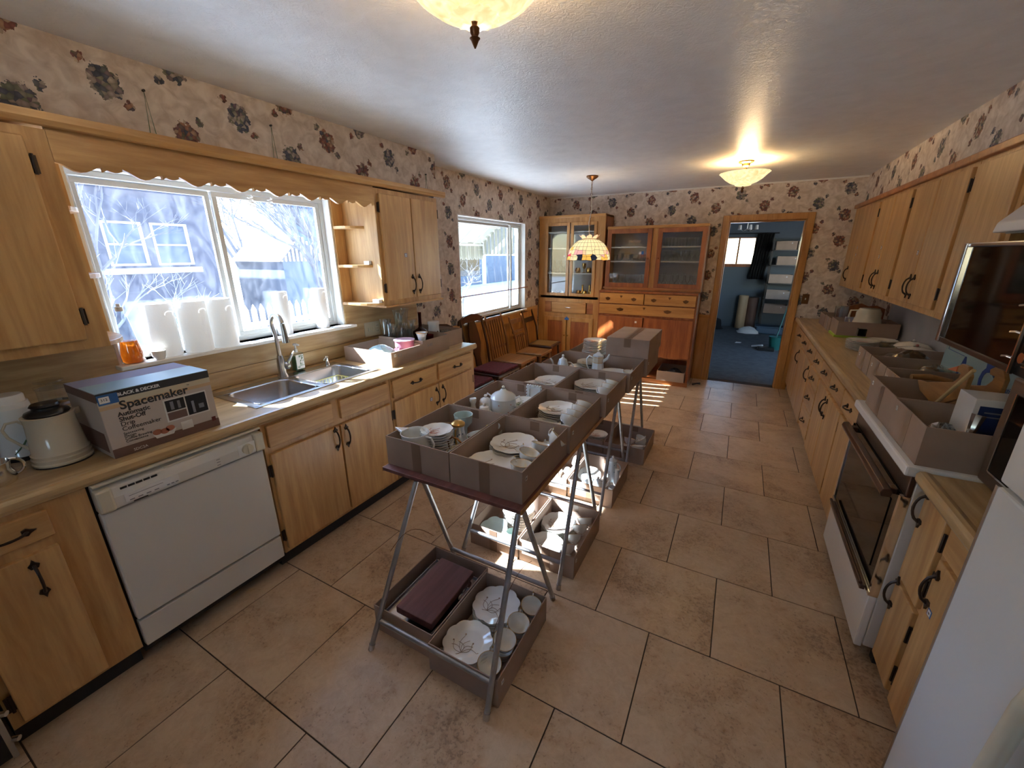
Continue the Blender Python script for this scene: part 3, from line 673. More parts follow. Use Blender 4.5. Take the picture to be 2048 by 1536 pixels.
kb.box(-1.9424, -1.9418, .49, .60, .786, .788)
for k in range(3): kb.box(-1.9424, -1.9418, .80, .815, .765 + k * .013, .768 + k * .013)
part('printed_marks', kb, 'lot_no', dw); part('badge', B().box(-1.9438, -1.943, .50, .545, .757, .761), 'print', dw)
part('dial', B().tube([(-1.945, .935, .79), (-1.930, .935, .79)], .024, 20).box(-1.930, -1.922, .931, .939, .768, .812), 'almond', dw, smooth=True)
part('dial_scale', B().box(-1.9438, -1.943, .895, .975, .762, .818), 'white', dw)
# black appliance at the frame's lower left corner
ba = thing('black_appliance', 'black appliance with steel edge trim and two bolts at the lower left corner', 'appliance', (-2.2, -.3, 0))
part('body', B().box(-2.6, -1.93, -.62, .012, .05, .90), 'black', ba, bev=.004)
part('edge_trim', B().box(-1.945, -1.922, .008, .022, .05, .90), 'steel', ba)
for z in (.12, .235): part('bolt', B().tube([(-1.93, .022, z), (-1.915, .036, z)], .009, 10), 'chrome', ba)
part('foot', B().lathe([(.02, 0), (.02, .05)], 10, (-1.98, -.05), 0, cap0=True, cap1=True).lathe([(.02, 0), (.02, .05)], 10, (-2.5, -.05), 0, cap0=True, cap1=True).lathe([(.02, 0), (.02, .05)], 10, (-1.98, -.55), 0, cap0=True, cap1=True), 'toe', ba)
# upper cabinets, left wall
XU = -2.285
ul = cabinet('wall_cabinet', 'honey birch wall cabinet at the upper left corner of the window', XU, 1, -.62, .672, 1.305, 2.10, XL + .002,
        [(.12, .606, 1.345, 2.068, 1, (.165, 1.44)), (-.40, .11, 1.345, 2.068, 0, None)], mat='honey')
ur = cabinet('wall_cabinet', 'honey birch wall cabinet right of the sink window', XU, 1, 2.225, 2.905, 1.300, 2.10, XL + .002,
        [(2.258, 2.569, 1.338, 2.068, 0, (2.535, 1.44), (2.478, 1.66)), (2.577, 2.885, 1.338, 2.068, 1, (2.612, 1.44))])
part('light_rail', B().box(XL + .02, XU + .02, 2.225, 2.905, 1.288, 1.300), 'honey_h', ur)
def qshelf(par, y, sgn, z, r, thick=.019):
    pl = [(XL + .012, y), (XL + .012, y + sgn * min(r, .10))] + [(XL + .012 + r * math.sin(t), y + sgn * min(r, .10) * (1 - (1 - math.cos(PI / 2 - t)) ** 1.5 * 0 - (math.sin(t)) ** 4)) for t in [PI / 2 * k / 8 for k in range(1, 9)]]
    pl = pl if sgn > 0 else pl[::-1]
    return part('corner_shelf', B().prism(pl, 'z', z, z + thick), 'honey_h', par, bev=.002)
for z, r in ((1.84, .20), (1.575, .25), (1.305, .32)):
    qshelf(ul, .672, 1, z, r); qshelf(ur, 2.225, -1, z, r)
part('painted_sun_patch', B().box(-2.42, -2.37, 2.20, 2.224, 1.595, 1.62), 'window_w', ur); part('painted_sun_patch', B().box(-2.36, -2.30, 2.19, 2.224, 1.325, 1.35), 'window_w', ur)  # white blocks painting in the sunlit spots on the shelves
# scalloped valance and crown shelf
va = thing('scalloped_valance', 'scalloped honey wood valance spanning the top of the sink window', 'valance', (XU, 1.45, 1.99))
pl = [(.673, 2.145), (.673, 1.995)]; y = .673
while y < 2.20:
    for k in range(1, 9):
        t = k / 8; pl.append((min(2.224, y + .133 * t), 1.985 + .012 * math.cos(2 * PI * t) * (1 if t < .5 else 1) - .004 * math.sin(PI * t)))
    pl.append((min(2.224, y + .134), 1.981)); pl.append((min(2.224, y + .146), 1.990))
    for k in range(1, 5): t = k / 4; pl.append((min(2.224, y + .146 + .048 * t), 1.990 - .007 * math.sin(PI * t)))
    pl.append((min(2.224, y + .197), 2.0)); y += .199
pl.append((2.224, 1.99)); pl.append((2.224, 2.145))
q = [pl[0]]
for p in pl[1:]:
    if abs(p[0] - q[-1][0]) + abs(p[1] - q[-1][1]) > 1e-4: q.append(p)
part('board', B().prism(q[::-1], 'x', XU - .018, XU), 'honey_h', va)
cr_ = B(); pf = [(XL + .001, 2.150), (XL + .001, 2.128), (-2.262, 2.128), (-2.262, 2.105), (-2.245, 2.108), (-2.238, 2.125), (-2.238, 2.150)]
cs = thing('crown_shelf', 'long honey wood crown ledge above the left cabinets and valance', 'shelf', (-2.3, 1.2, 2.10))
part('ledge', B().prism(pf, 'y', YF, 2.97), 'honey_h', cs)
# ------------------------------------------------------------------ right side
XR0 = .682
dl = [2.68, 3.085, 3.52, 3.91, 4.285, 4.745, 5.12, 5.62]
rb1 = cabinet('base_cabinet', 'long honey base cabinet run right of the aisle, beyond the stove', XR0, -1, 2.655, 5.985, .105, .874, XR - .002,
    [(2.70, 3.04, .125, .705, None, None), (3.06, 3.475, .125, .705, 0, (3.445, .60)), (3.485, 3.885, .125, .705, 1, (3.515, .60)), (4.42, 4.775, .125, .705, 0, (4.455, .60)), (4.785, 5.12, .125, .705, 1, None), (5.14, 5.62, .125, .705, 1, (5.2, .60))],
    [(a + .008, c - .008, .735, .858, ((a + c) / 2, .80)) for a, c in zip(dl, dl[1:])] + [(3.915, 4.39, a, c, (4.15, (a + c) / 2)) for a, c in ((.575, .705), (.37, .562), (.16, .355))], toe=.105)
rb2 = cabinet('base_cabinet', 'short honey base cabinet between the stove and the refrigerator', .702, -1, 1.30, 1.825, .105, .874, XR - .002,
    [(1.625, 1.80, .50, .862, 0, (1.775, .80)), (1.625, 1.80, .115, .478, 0, (1.775, .43)), (1.33, 1.59, .115, .73, 1, (1.56, .63), (1.535, .56))], [(1.33, 1.59, .75, .86, None)], toe=.105)
worktop('countertop', 'tan woodgrain countertop along the right wall beyond the stove', .672, XR - .016, -1, 2.66, 5.985)
worktop('countertop', 'short tan woodgrain countertop between the stove and the refrigerator', .672, XR - .016, -1, 1.30, 1.832)
struct('trim_6', B().box(XR - .012, XR, 1.30, 5.2, .9145, 1.30), 'splash')
def upper(lb, y0, y1, z0, doors, **k): return cabinet('wall_cabinet', lb, 1.0, -1, y0, y1, z0, 2.11, XR - .002, doors, **k)
upper('farthest honey wall cabinet above the right counter, with one narrow door', 4.93, 5.985, 1.307, [(4.955, 5.72, 1.345, 2.085, 0, (5.62, 1.45), [(5.42, 1.71), (5.42, 1.64)])])
upper('second honey wall cabinet from the doorway above the right counter', 4.09, 4.925, 1.307, [(4.115, 4.50, 1.345, 2.085, 0, (4.465, 1.45)), (4.51, 4.895, 1.345, 2.085, 1, (4.545, 1.45), [(4.56, 1.70), (4.56, 1.63)])])
upper('third honey wall cabinet from the doorway above the right counter', 3.20, 4.085, 1.307, [(3.225, 3.632, 1.345, 2.085, 0, (3.60, 1.45)), (3.642, 4.05, 1.345, 2.085, 1, (3.675, 1.45), (3.68, 1.66))])
upper('honey wall cabinet beside the range hood and above the upper oven', 2.68, 3.195, 1.307, [(2.72, 3.165, 1.345, 2.085, 1, None)])
upper('short honey wall cabinet mounted above the range hood', 1.60, 2.675, 1.86, [(2.14, 2.64, 1.885, 2.085, None, None), (1.63, 2.13, 1.885, 2.085, None, None)])
upper('honey wall cabinet above the refrigerator at the right edge', .60, 1.595, 1.86, [(.63, 1.57, 1.885, 2.085, None, None)])
part_r = thing('crown_strip', 'red-brown wood moulding along the top of the right wall cabinets', 'moulding', (1.0, 4, 2.11))
part('moulding', B().box(.975, 1.06, .6, 5.985, 2.11, 2.15), 'rust_h', part_r, bev=.006)
# stove
sv = thing('kitchen_range', 'white range with a dark glass oven door and an eye-level upper oven', 'stove', (.98, 2.245, 0))
Y0, Y1 = 1.842, 2.648
part('side_panel', B().box(.668, 1.28, Y0, Y0 + .02, .09, .885), 'dw_white', sv, bev=.003); part('side_panel', B().box(.668, 1.28, Y1 - .02, Y1, .09, .885), 'dw_white', sv)
part('back_panel', B().box(1.26, 1.28, Y0 + .02, Y1 - .02, .09, 1.72), 'dw_white', sv)
tp = part('cooktop', B().box(.625, 1.29, Y0 - .004, Y1 + .004, .885, .925), 'white', sv, bev=.008)
part('base_drawer', B().box(.640, .667, Y0 + .003, Y1 - .003, .075, .335), 'white', sv, bev=.006)
part('door_trim', B().box(.636, .667, Y0 + .004, Y1 - .004, .335, .352).box(.638, .667, Y0 + .002, Y0 + .022, .352, .80).box(.638, .667, Y1 - .022, Y1 - .002, .352, .80), 'chrome', sv)
part('lower_rail', B().box(.622, .640, Y0 + .06, Y1 - .05, .315, .338).tube([(.622, Y0 + .06, .345), (.622, Y1 - .05, .345)], .008), 'brown_m', sv, bev=.003)
dr = part('oven_door', B().box(.643, .667, Y0 + .022, Y1 - .022, .352, .80), 'black_g', sv, bev=.003)
part('door_glass', B().box(.640, .643, Y0 + .09, Y1 - .09, .42, .74), 'black_g', dr)
part('control_band', B().box(.650, .667, Y0 + .004, Y1 - .004, .80, .885), 'brown_m', sv, bev=.003)
hb = B(); hb.prism([(.592, .770), (.587, .785), (.593, .802), (.615, .806), (.624, .795), (.621, .772)], 'y', Y0 + .03, Y1 - .03); hb.box(.622, .645, Y0 + .06, Y0 + .10, .775, .80).box(.622, .645, Y1 - .10, Y1 - .06, .775, .80)
part('door_handle', hb, 'brown_m', dr, bev=.003)
part('leg', B().box(.72, .76, Y0 + .02, Y0 + .06, 0, .09), 'black', sv); part('leg', B().box(.72, .76, Y1 - .06, Y1 - .02, 0, .09), 'black', sv)
part('leg', B().box(1.2, 1.24, Y0 + .02, Y0 + .06, 0, .09), 'black', sv); part('leg', B().box(1.2, 1.24, Y1 - .06, Y1 - .02, 0, .09), 'black', sv)
for cx, cy, r in ((.82, 2.05, .09), (.82, 2.45, .075), (1.10, 2.05, .075), (1.10, 2.45, .09)):
    part('burner', B().lathe([(r * .3, 0), (r * .32, .006), (r * .5, .006), (r * .55, 0), (r * .7, .006), (r * .8, .006), (r, .002), (r * 1.15, .003)], 24, (cx, cy), .925), 'black', sv)
ub = part('upper_oven_case', B().box(.90, 1.28, Y0, Y1, 1.262, 1.702), 'brown_m', sv, bev=.004)
od = part('upper_oven_door', B().box(.868, .90, 2.02, Y1, 1.27, 1.70), 'black_g', sv)
fr = B(); fr.box(.855, .885, Y1 - .028, Y1 + .002, 1.262, 1.702).box(.862, .885, 2.02, Y1 - .028, 1.683, 1.702)
part('door_frame', fr, 'chrome', od, bev=.005)
part('door_frame', B().box(.862, .885, 2.02, Y1 - .028, 1.262, 1.285), 'brown_m', od, bev=.004)
cpn = part('control_panel', B().box(.872, .90, Y0, 2.018, 1.262, 1.702), 'black', sv)
part('panel_rail', B().tube([(.862, 2.012, 1.262), (.862, 2.012, 1.702)], .008), 'chrome', cpn)
for z in (1.33, 1.43, 1.53, 1.63):
    part('knob', B().tube([(.872, 1.94, z), (.845, 1.94, z)], [.024, .018], 16), 'chrome', cpn, smooth=True)
    part('knob_outline', B().box(.8705, .872, 1.90, 1.985, z - .037, z - .034).box(.8705, .872, 1.90, 1.985, z + .034, z + .037), 'chrome', cpn)
for z in (1.315, 1.40, 1.49): part('rack_hook', B().tube([(.862, 2.012, z), (.85, 2.03, z + .004), (.845, 2.05, z)], .0035, 5), 'chrome', cpn)
hd = thing('range_hood', 'white range hood under the short cabinet above the upper oven', 'range hood', (1.1, 2.2, 1.735))
part('shell', B().prism([(XR - .002, 1.74), (.918, 1.74), (.925, 1.78), (.99, 1.856), (XR - .002, 1.856)], 'y', 1.70, 2.62), 'white', hd, bev=.006)
part('underside', B().box(.95, 1.30, 1.73, 2.59, 1.735, 1.74), 'steel', hd)
# microwave
mw = thing('microwave_oven', 'brown microwave with black glass and chrome edge on the short counter', 'microwave', (1.0, 1.57, .92))
part('case', B().box(.815, 1.28, 1.325, 1.832, .932, 1.29), 'brown_pl', mw, bev=.012)
mf = part('door', B().box(.80, .816, 1.325, 1.832, .932, 1.29), 'brown_pl', mw, bev=.008)
part('door_glass', B().box(.796, .801, 1.34, 1.775, .985, 1.245), 'black_g', mf)
part('chrome_edge', B().box(.794, .801, 1.772, 1.778, .982, 1.248).box(.794, .801, 1.34, 1.772, .980, .986), 'chrome', mf)
for x, y in ((.84, 1.36), (.84, 1.80), (1.25, 1.36), (1.25, 1.80)): part('foot', B().lathe([(.014, 0), (.014, .015)], 10, (x, y), .9185, cap0=True, cap1=True), 'black', mw)
# refrigerator
rf = thing('refrigerator', 'white refrigerator with a cream side handle at the lower right corner', 'refrigerator', (.95, .85, 0))
part('cabinet', B().box(.665, 1.30, .50, 1.285, .03, 1.72), 'fridge', rf, bev=.006)
part('door', B().box(.60, .66, .495, 1.285, .08, 1.14), 'fridge', rf, bev=.006); part('freezer_door', B().box(.60, .66, .495, 1.285, 1.152, 1.72), 'fridge', rf, bev=.006)
part('door_edge', B().box(.599, .605, 1.278, 1.288, .08, 1.14), 'steel', rf)
b = B().tube([(.598, .93, .30), (.578, .93, .40), (.57, .93, .62), (.578, .93, .85), (.598, .93, .95)], [.018, .016, .016, .016, .018], 10)
part('handle', b, 'almond', rf, smooth=True)
part('plinth', B().box(.68, 1.28, .52, 1.27, 0, .08), 'black', rf)
# ------------------------------------------------------------------ built-in china cabinet and hutch on the end wall
def frame_y(b, x0, x1, z0, z1, y0, y1, w):  # rectangular frame facing -y
    b.box(x0, x0 + w, y0, y1, z0, z1).box(x1 - w, x1, y0, y1, z0, z1).box(x0 + w, x1 - w, y0, y1, z0, z0 + w).box(x0 + w, x1 - w, y0, y1, z1 - w, z1); return b
cc = thing('china_cabinet', 'tall golden oak china cabinet with two glass doors in the corner', 'cabinet', (-2.1, 5.8, 0))
F = 5.62
b = B(); b.box(-2.605, -2.575, F, 5.995, 0, 2.16).box(-1.70, -1.655, F, 5.995, 0, 2.16).box(-2.575, -1.70, 5.975, 5.995, 0, 2.16).box(-2.575, -1.70, F, 5.975, 2.12, 2.16).box(-2.575, -1.70, F, 5.975, 1.05, 1.085).box(-2.575, -1.70, F, 5.975, .02, .09)
b.box(-2.575, -2.50, F, F + .02, .09, 2.12).box(-1.765, -1.70, F, F + .02, .09, 2.12).box(-2.50, -1.765, F, F + .02, 2.06, 2.12).box(-2.50, -1.765, F, F + .02, 1.0, 1.09).box(-2.50, -1.765, F, F + .02, .775, .842).box(-2.50, -1.765, F, F + .02, .09, .11)
part('carcass', b, 'oak', cc)
part('side_return', B().box(-1.658, -1.652, F + .02, 5.995, 0, 2.155), 'rust', cc)
part('cornice', B().box(-2.61, -1.652, F - .015, 5.995, 2.13, 2.165), 'oak_h', cc, bev=.006)
part('back_lining', B().box(-2.574, -1.701, 5.97, 5.975, 1.09, 2.11), 'lining', cc)
for z in (1.95, 1.735, 1.394): part('shelf', B().box(-2.574, -1.701, F + .03, 5.97, z - .008, z + .008), 'dw_white', cc)
for x0, x1 in ((-2.505, -2.142), (-2.128, -1.76)):
    d = part('glass_door', frame_y(B(), x0, x1, 1.085, 2.07, F - .018, F, .042), 'oak', cc, bev=.003); part('pane', B().box(x0 + .04, x1 - .04, F - .011, F - .008, 1.125, 2.03), 'cab_glass', d)
for x0, x1 in ((-2.505, -2.15), (-2.138, -1.75)):
    d = part('door', frame_y(B(), x0, x1, .10, .785, F - .018, F, .06), 'oak', cc, bev=.003); part('door_panel', B().box(x0 + .058, x1 - .058, F - .010, F - .002, .158, .727), 'rust', d)
    kx = x1 - .02 if x0 < -2.3 else x0 + .02; part('knob', B().ball((kx, F - .03, .52), .011), 'brass', d, smooth=True)
d = part('drawer', B().box(-2.39, -1.865, F - .018, F, .845, .998), 'oak_h', cc, bev=.004)
part('handle', B().tube([(-2.17, F - .018, .92), (-2.16, F - .035, .925), (-2.09, F - .035, .925), (-2.08, F - .018, .92)], .005), 'chrome', d)
part('panel', B().box(-2.50, -2.40, F + .002, F + .01, .845, .998).box(-1.855, -1.765, F + .002, F + .01, .845, .998), 'rust_h', cc)
part('tape_flag', B().box(-2.175, -2.11, F - .0195, F - .0185, .745, .775).prism([(-2.16, .775), (-2.125, .775), (-2.142, .80)], 'y', F - .0195, F - .0185), 'tape_blue', cc)
part('price_sticker', B().box(-2.225, -2.205, F - .0125, F - .0118, 1.62, 1.645), 'paper', cc)
hu = thing('hutch', 'wide rust oak hutch with two glass doors beside the doorway', 'cabinet', (-1.02, 5.78, 0))
U, L_ = 5.66, 5.50
b = B(); b.box(-1.63, -1.605, U, 5.985, 1.19, 1.99).box(-.435, -.41, U, 5.985, 1.19, 1.99).box(-1.605, -.435, 5.965, 5.985, 1.19, 1.99).box(-1.605, -.435, U, 5.965, 1.955, 1.99).box(-1.605, -.435, U, 5.965, 1.19, 1.235).box(-1.05, -.985, U, U + .02, 1.235, 1.955)
part('upper_carcass', b, 'oak', hu)
part('back_lining', B().box(-1.605, -.435, 5.96, 5.965, 1.235, 1.955), 'lining', hu)
part('cornice', B().box(-1.635, -.405, U - .015, 5.985, 1.965, 2.0), 'oak_h', hu, bev=.004)
for z in (1.74, 1.56): part('shelf', B().box(-1.604, -.436, U + .03, 5.96, z - .008, z + .008), 'dw_white', hu)
for x0, x1 in ((-1.622, -1.052), (-.983, -.418)):
    d = part('glass_door', frame_y(B(), x0, x1, 1.235, 1.965, U - .02, U, .055), 'rust', hu, bev=.003); part('pane', B().box(x0 + .05, x1 - .05, U - .012, U - .009, 1.285, 1.915), 'cab_glass', d)
    kx = x1 - .03 if x0 < -1.3 else x0 + .03; part('knob', B().ball((kx, U - .032, 1.60), .012), 'rust', d, smooth=True)
part('price_sticker', B().box(-1.20, -1.17, U - .0135, U - .0125, 1.655, 1.685), 'paper', hu); part('tape_flag', B().box(-1.17, -1.14, U - .0135, U - .0125, 1.65, 1.69), 'tape_blue', hu)
sc_ = [(-1.64, 1.235), (-1.64, 1.20)]
for k in range(49): t = k / 48; sc_.append((-1.64 + 1.23 * t, 1.205 + .008 * math.cos(2 * PI * t * 6)))
sc_ += [(-.41, 1.235)]
part('scalloped_apron', B().prism(sc_, 'y', U - .03, U - .012), 'rust_h', hu)
b = B(); b.box(-1.65, -1.62, L_, 5.985, .02, 1.19).box(-.45, -.42, L_, 5.985, .02, 1.19).box(-1.62, -.45, 5.965, 5.985, .02, 1.19).box(-1.65, -.42, L_ - .01, 5.985, 1.172, 1.195).box(-1.62, -.45, L_, 5.965, .35, .375).box(-1.62, -.45, L_, 5.965, .02, .06).box(-1.62, -.45, L_, L_ + .02, .865, .89).box(-1.62, -.45, L_, L_ + .02, 1.02, 1.03).box(-1.07, -1.03, L_, L_ + .02, .06, .35)
part('lower_carcass', b, 'rust', hu)
def batpull(par, x, z, y=L_ - .02, w=.035):
    p = part('handle', B().prism([(x - w, z + .012), (x - w * .5, z + .018), (x, z + .026), (x + w * .5, z + .018), (x + w, z + .012), (x + w * .7, z - .01), (x + w * .25, z - .018), (x, z - .022), (x - w * .25, z - .018), (x - w * .7, z - .01)], 'y', y - .003, y), 'bronze', par)
    part('bail', B().tube([(x - w * .7, y - .004, z), (x - w * .6, y - .018, z - .016), (x, y - .02, z - .022), (x + w * .6, y - .018, z - .016), (x + w * .7, y - .004, z)], .0035, 5), 'bronze', p) if False else None
    return p
def escut(par, x, z, y=L_ - .02): return part('escutcheon', B().prism([(x, z + .014), (x + .02, z + .01), (x + .012, z), (x, z - .02), (x - .012, z), (x - .02, z + .01)], 'y', y - .003, y), 'bronze', par)
for x0, x1, hx_ in ((-1.635, -1.055, (-1.52, -1.18)), (-1.045, -.435, (-.93, -.55))):
    d = part('drawer', B().box(x0, x1, L_ - .02, L_, 1.032, 1.165), 'oak_h', hu, bev=.004)
    for x in hx_: batpull(d, x, 1.09)
    escut(d, (x0 + x1) / 2, 1.125)
d = part('drawer', B().box(-1.635, -.435, L_ - .02, L_, .892, 1.018), 'oak_h', hu, bev=.004); batpull(d, -1.35, .955, w=.05); batpull(d, -.75, .955, w=.05); escut(d, -1.04, .985)
for x0, x1 in ((-1.632, -1.045), (-1.035, -.438)): part('door', B().box(x0, x1, L_ - .018, L_, .372, .862), 'rust', hu, bev=.004)
part('price_sticker', B().box(-1.145, -1.12, L_ - .0195, L_ - .0185, .79, .815), 'paper', hu)
part('base_moulding', B().box(-1.65, -.415, L_ - .012, L_ + .01, 0, .06), 'rust_h', hu)
# glassware behind the cabinet glass
def goblet(nm, label, cat, grp, kind=0, mat='glassware', s=1):
    P = [[(.03, 0), (.028, .003), (.004, .008), (.004, .05), (.02, .065), (.03, .09), (.031, .13)], [(.026, 0), (.03, .02), (.033, .10)], [(.022, 0), (.028, .05), (.012, .08), (.014, .15)], [(.034, 0), (.04, .03), (.036, .05), (.03, .07)]][kind]
    return one(nm, B().lathe([(r * s, h * s) for r, h in P], 12, cap0=True), mat, label, cat, grp, smooth=True)
def row(proto, xs, y, z, first=[True]):
    pass
rnd = random.Random(5)
ORD = 'first second third fourth fifth sixth seventh eighth ninth tenth eleventh twelfth'.split()
def fill(nm, label, cat, grp, kinds, x0, x1, n, y, z, mats=('glassware',), s=1):
    ps = None
    protos = []
    for k in kinds:
        for mt in mats: protos.append(goblet(nm, label, cat, grp, k, mt, s))
    for i in range(n):
        x = x0 + (x1 - x0) * (i + .5) / n + rnd.uniform(-.006, .006); yy = y + rnd.choice((0, .07)) + rnd.uniform(0, .01); pr = protos[i % len(protos)]
        lb = '%s from the left: %s' % (ORD[i], label)
        if i < len(protos): pr.location = (x, yy, z); pr['label'] = lb
        else: dup(pr, (x, yy, z), label=lb)
fill('drinking_glass', 'clear glass, top shelf behind the right hutch door', 'glass', 'glasses on the top right hutch shelf', [1], -.93, -.49, 11, 5.74, 1.749)
fill('wine_goblet', 'clear goblet, middle shelf behind the right hutch door', 'glass', 'goblets on the middle right hutch shelf', [0], -.93, -.49, 8, 5.74, 1.569)
fill('wine_goblet', 'clear goblet, lowest shelf behind the right hutch door', 'glass', 'goblets on the lowest right hutch shelf', [0, 2], -.93, -.49, 11, 5.74, 1.236, s=1.2)
fill('wine_goblet', 'clear goblet, lowest shelf behind the left hutch door', 'glass', 'goblets on the lowest left hutch shelf', [0], -1.56, -1.12, 10, 5.74, 1.236, s=1.2)
fill('drinking_glass', 'small glass, middle shelf behind the left hutch door', 'glass', 'glasses on the middle left hutch shelf', [1], -1.56, -1.12, 8, 5.74, 1.569, s=.8)
fill('glass_vase', 'clear glass piece, left door of the china cabinet', 'glass', 'glassware behind the left china cabinet door', [2, 0], -2.46, -2.18, 6, 5.72, 1.403, s=1.3)
fill('brass_cup', 'brass cup, right door of the china cabinet', 'cup', 'brassware on the china cabinet middle shelf', [3, 0], -2.08, -1.80, 4, 5.72, 1.403, ('brass',))
fill('brass_ornament', 'brass ornament on the china cabinet floor', 'ornament', 'brassware on the china cabinet floor', [3, 2], -2.08, -1.80, 5, 5.72, 1.086, ('brass',))
fill('silver_dish', 'silver dish on the china cabinet floor', 'dish', 'silverware on the china cabinet floor', [3], -2.46, -2.18, 5, 5.72, 1.086, ('steel',), s=.8)
# ------------------------------------------------------------------ chairs along the dining window
def leg(b, x, y, z0, z1, r0, r1, dx=0, dy=0): return b.tube([(x + dx, y + dy, z0), (x, y, z1)], [r0, r1], 6)
def chair(name, label, loc, rz, style, wm, sm, w=.43, d=.40, back=.95, sz=.455):
    """seat faces +x; back at -x side"""
    t = thing(name, label, 'chair', loc, rz)
    part('seat', B().box(-d / 2, d / 2, -w / 2, w / 2, sz - (.035 if style != 'vase' else .05), sz - (0 if style != 'vase' else .015)), sm if style in ('slat', 'ladder') else wm, t, world=False, bev=.01)
    if style == 'vase': part('seat_pad', B().prism([(-d / 2 + .03, -w / 2 + .03), (d / 2 - .015, -w / 2 + .015), (d / 2 - .01, w / 2 - .015), (-d / 2 + .03, w / 2 - .03)], 'z', sz - .015, sz + .015), 'velvet', t, world=False, bev=.012)
    if style == 'cane': part('seat_cane', B().box(-d / 2 + .04, d / 2 - .03, -w / 2 + .035, w / 2 - .035, sz, sz + .004), 'cane', t, world=False)
    for sx in (-1, 1):
        for sy in (-1, 1):
            part('leg', leg(B(), sx * (d / 2 - .03), sy * (w / 2 - .03), 0, sz - .03, .014, .019, sx * .02, sy * .01), wm, t, world=False, smooth=True)
    q = B()
    for sy in (-1, 1): q.tube([(-d / 2 + .03, sy * (w / 2 - .04), .2), (d / 2 - .03, sy * (w / 2 - .04), .2)], .009, 6)
    q.tube([(0, -w / 2 + .04, .2), (0, w / 2 - .04, .2)], .009, 6); part('stretcher', q, wm, t, world=False)
    lean = .10
    for sy in (-1, 1): part('back_post', B().tube([(-d / 2 + .015, sy * (w / 2 - .025), sz - .05), (-d / 2 - .02, sy * (w / 2 - .02), sz + .2), (-d / 2 - lean, sy * (w / 2 - (.03 if style != 'ladder' else -.0)), back)], [.019, .018, .015], 6, flat=.7), wm, t, world=False)
    def X_(z): return -d / 2 - lean * max(0, (z - sz)) / (back - sz)
    if style == 'vase':
        pl = [(-w / 2 + .0, back - .06), (-w / 2 + .01, back - .01), (-w / 4, back + .03), (0, back + .045), (w / 4, back + .03), (w / 2 - .01, back - .01), (w / 2, back - .06), (w / 4, back - .045), (-w / 4, back - .045)]
        part('top_rail', B().prism(pl, 'x', X_(back) - .012, X_(back) + .012), wm, t, world=False)
        part('splat', B().ring([[(X_(z) + o, s * h_, z) for s, o in ((-1, -.008), (1, -.008), (1, .008), (-1, .008))] for z, h_ in ((sz, .05), (sz + .1, .045), (sz + .25, .10), (sz + .36, .09), (back - .04, .055))], True, True, True), wm, t, world=False)
    else:
        for z, h_ in {'slat': ((back - .10, .07), (sz + .10, .03)), 'ladder': ((back - .10, .055), (back - .22, .03), (sz + .16, .035)), 'cane': ((back - .03, .05), (back - .17, .06))}[style]:
            part('back_rail', B().ring([[(X_(zz) + o - .012 * (1 - (y / (w / 2)) ** 2), y, zz) for zz, o in ((z, -.008), (z + h_, -.008), (z + h_, .008), (z, .008))] for y in [(-w / 2 + .03) + (w - .06) * k / 6 for k in range(7)]], True, True, True), wm, t, world=False)
        lo_, hi_ = {'slat': (sz, back - .06), 'ladder': (sz, sz + .19), 'cane': (0, 0)}[style]
        n = {'slat': 6, 'ladder': 5, 'cane': 0}[style]
        for k in range(n):
            y = (-w / 2 + .08) + (w - .16) * k / max(1, n - 1); part('spindle', B().ring([[(X_(z) + a, y + c_, z) for a, c_ in ((-.005, -.009), (.005, -.009), (.005, .009), (-.005, .009))] for z in (lo_, hi_)], True, True, True), wm, t, world=False)
    return t
chair('dining_chair', 'dark wood chair with vase splat and maroon velvet seat, nearest the counter end', (-2.265, 3.20, 0), .0, 'vase', 'dark_wood', 'velvet', back=.96)
chair('dining_chair', 'dark wood chair with maroon velvet seat, second from the counter end', (-2.275, 3.76, 0), -.02, 'vase', 'dark_wood', 'velvet', back=.99, w=.46)
chair('dining_chair', 'brown wooden chair with a tall row of thin back slats', (-2.285, 4.26, 0), .0, 'slat', 'brown_wood', 'seat_wood', back=.965, w=.42)
chair('dining_chair', 'brown wooden chair with two back rails above short spindles', (-2.25, 4.74, 0), .03, 'ladder', 'brown_wood', 'seat_wood', w=.37, back=.90, d=.36)
chair('dining_chair', 'small dark chair with open curved back and woven cane seat', (-2.33, 5.24, 0), .06, 'cane', 'dark_wood', 'cane', w=.40, back=.91, d=.36)
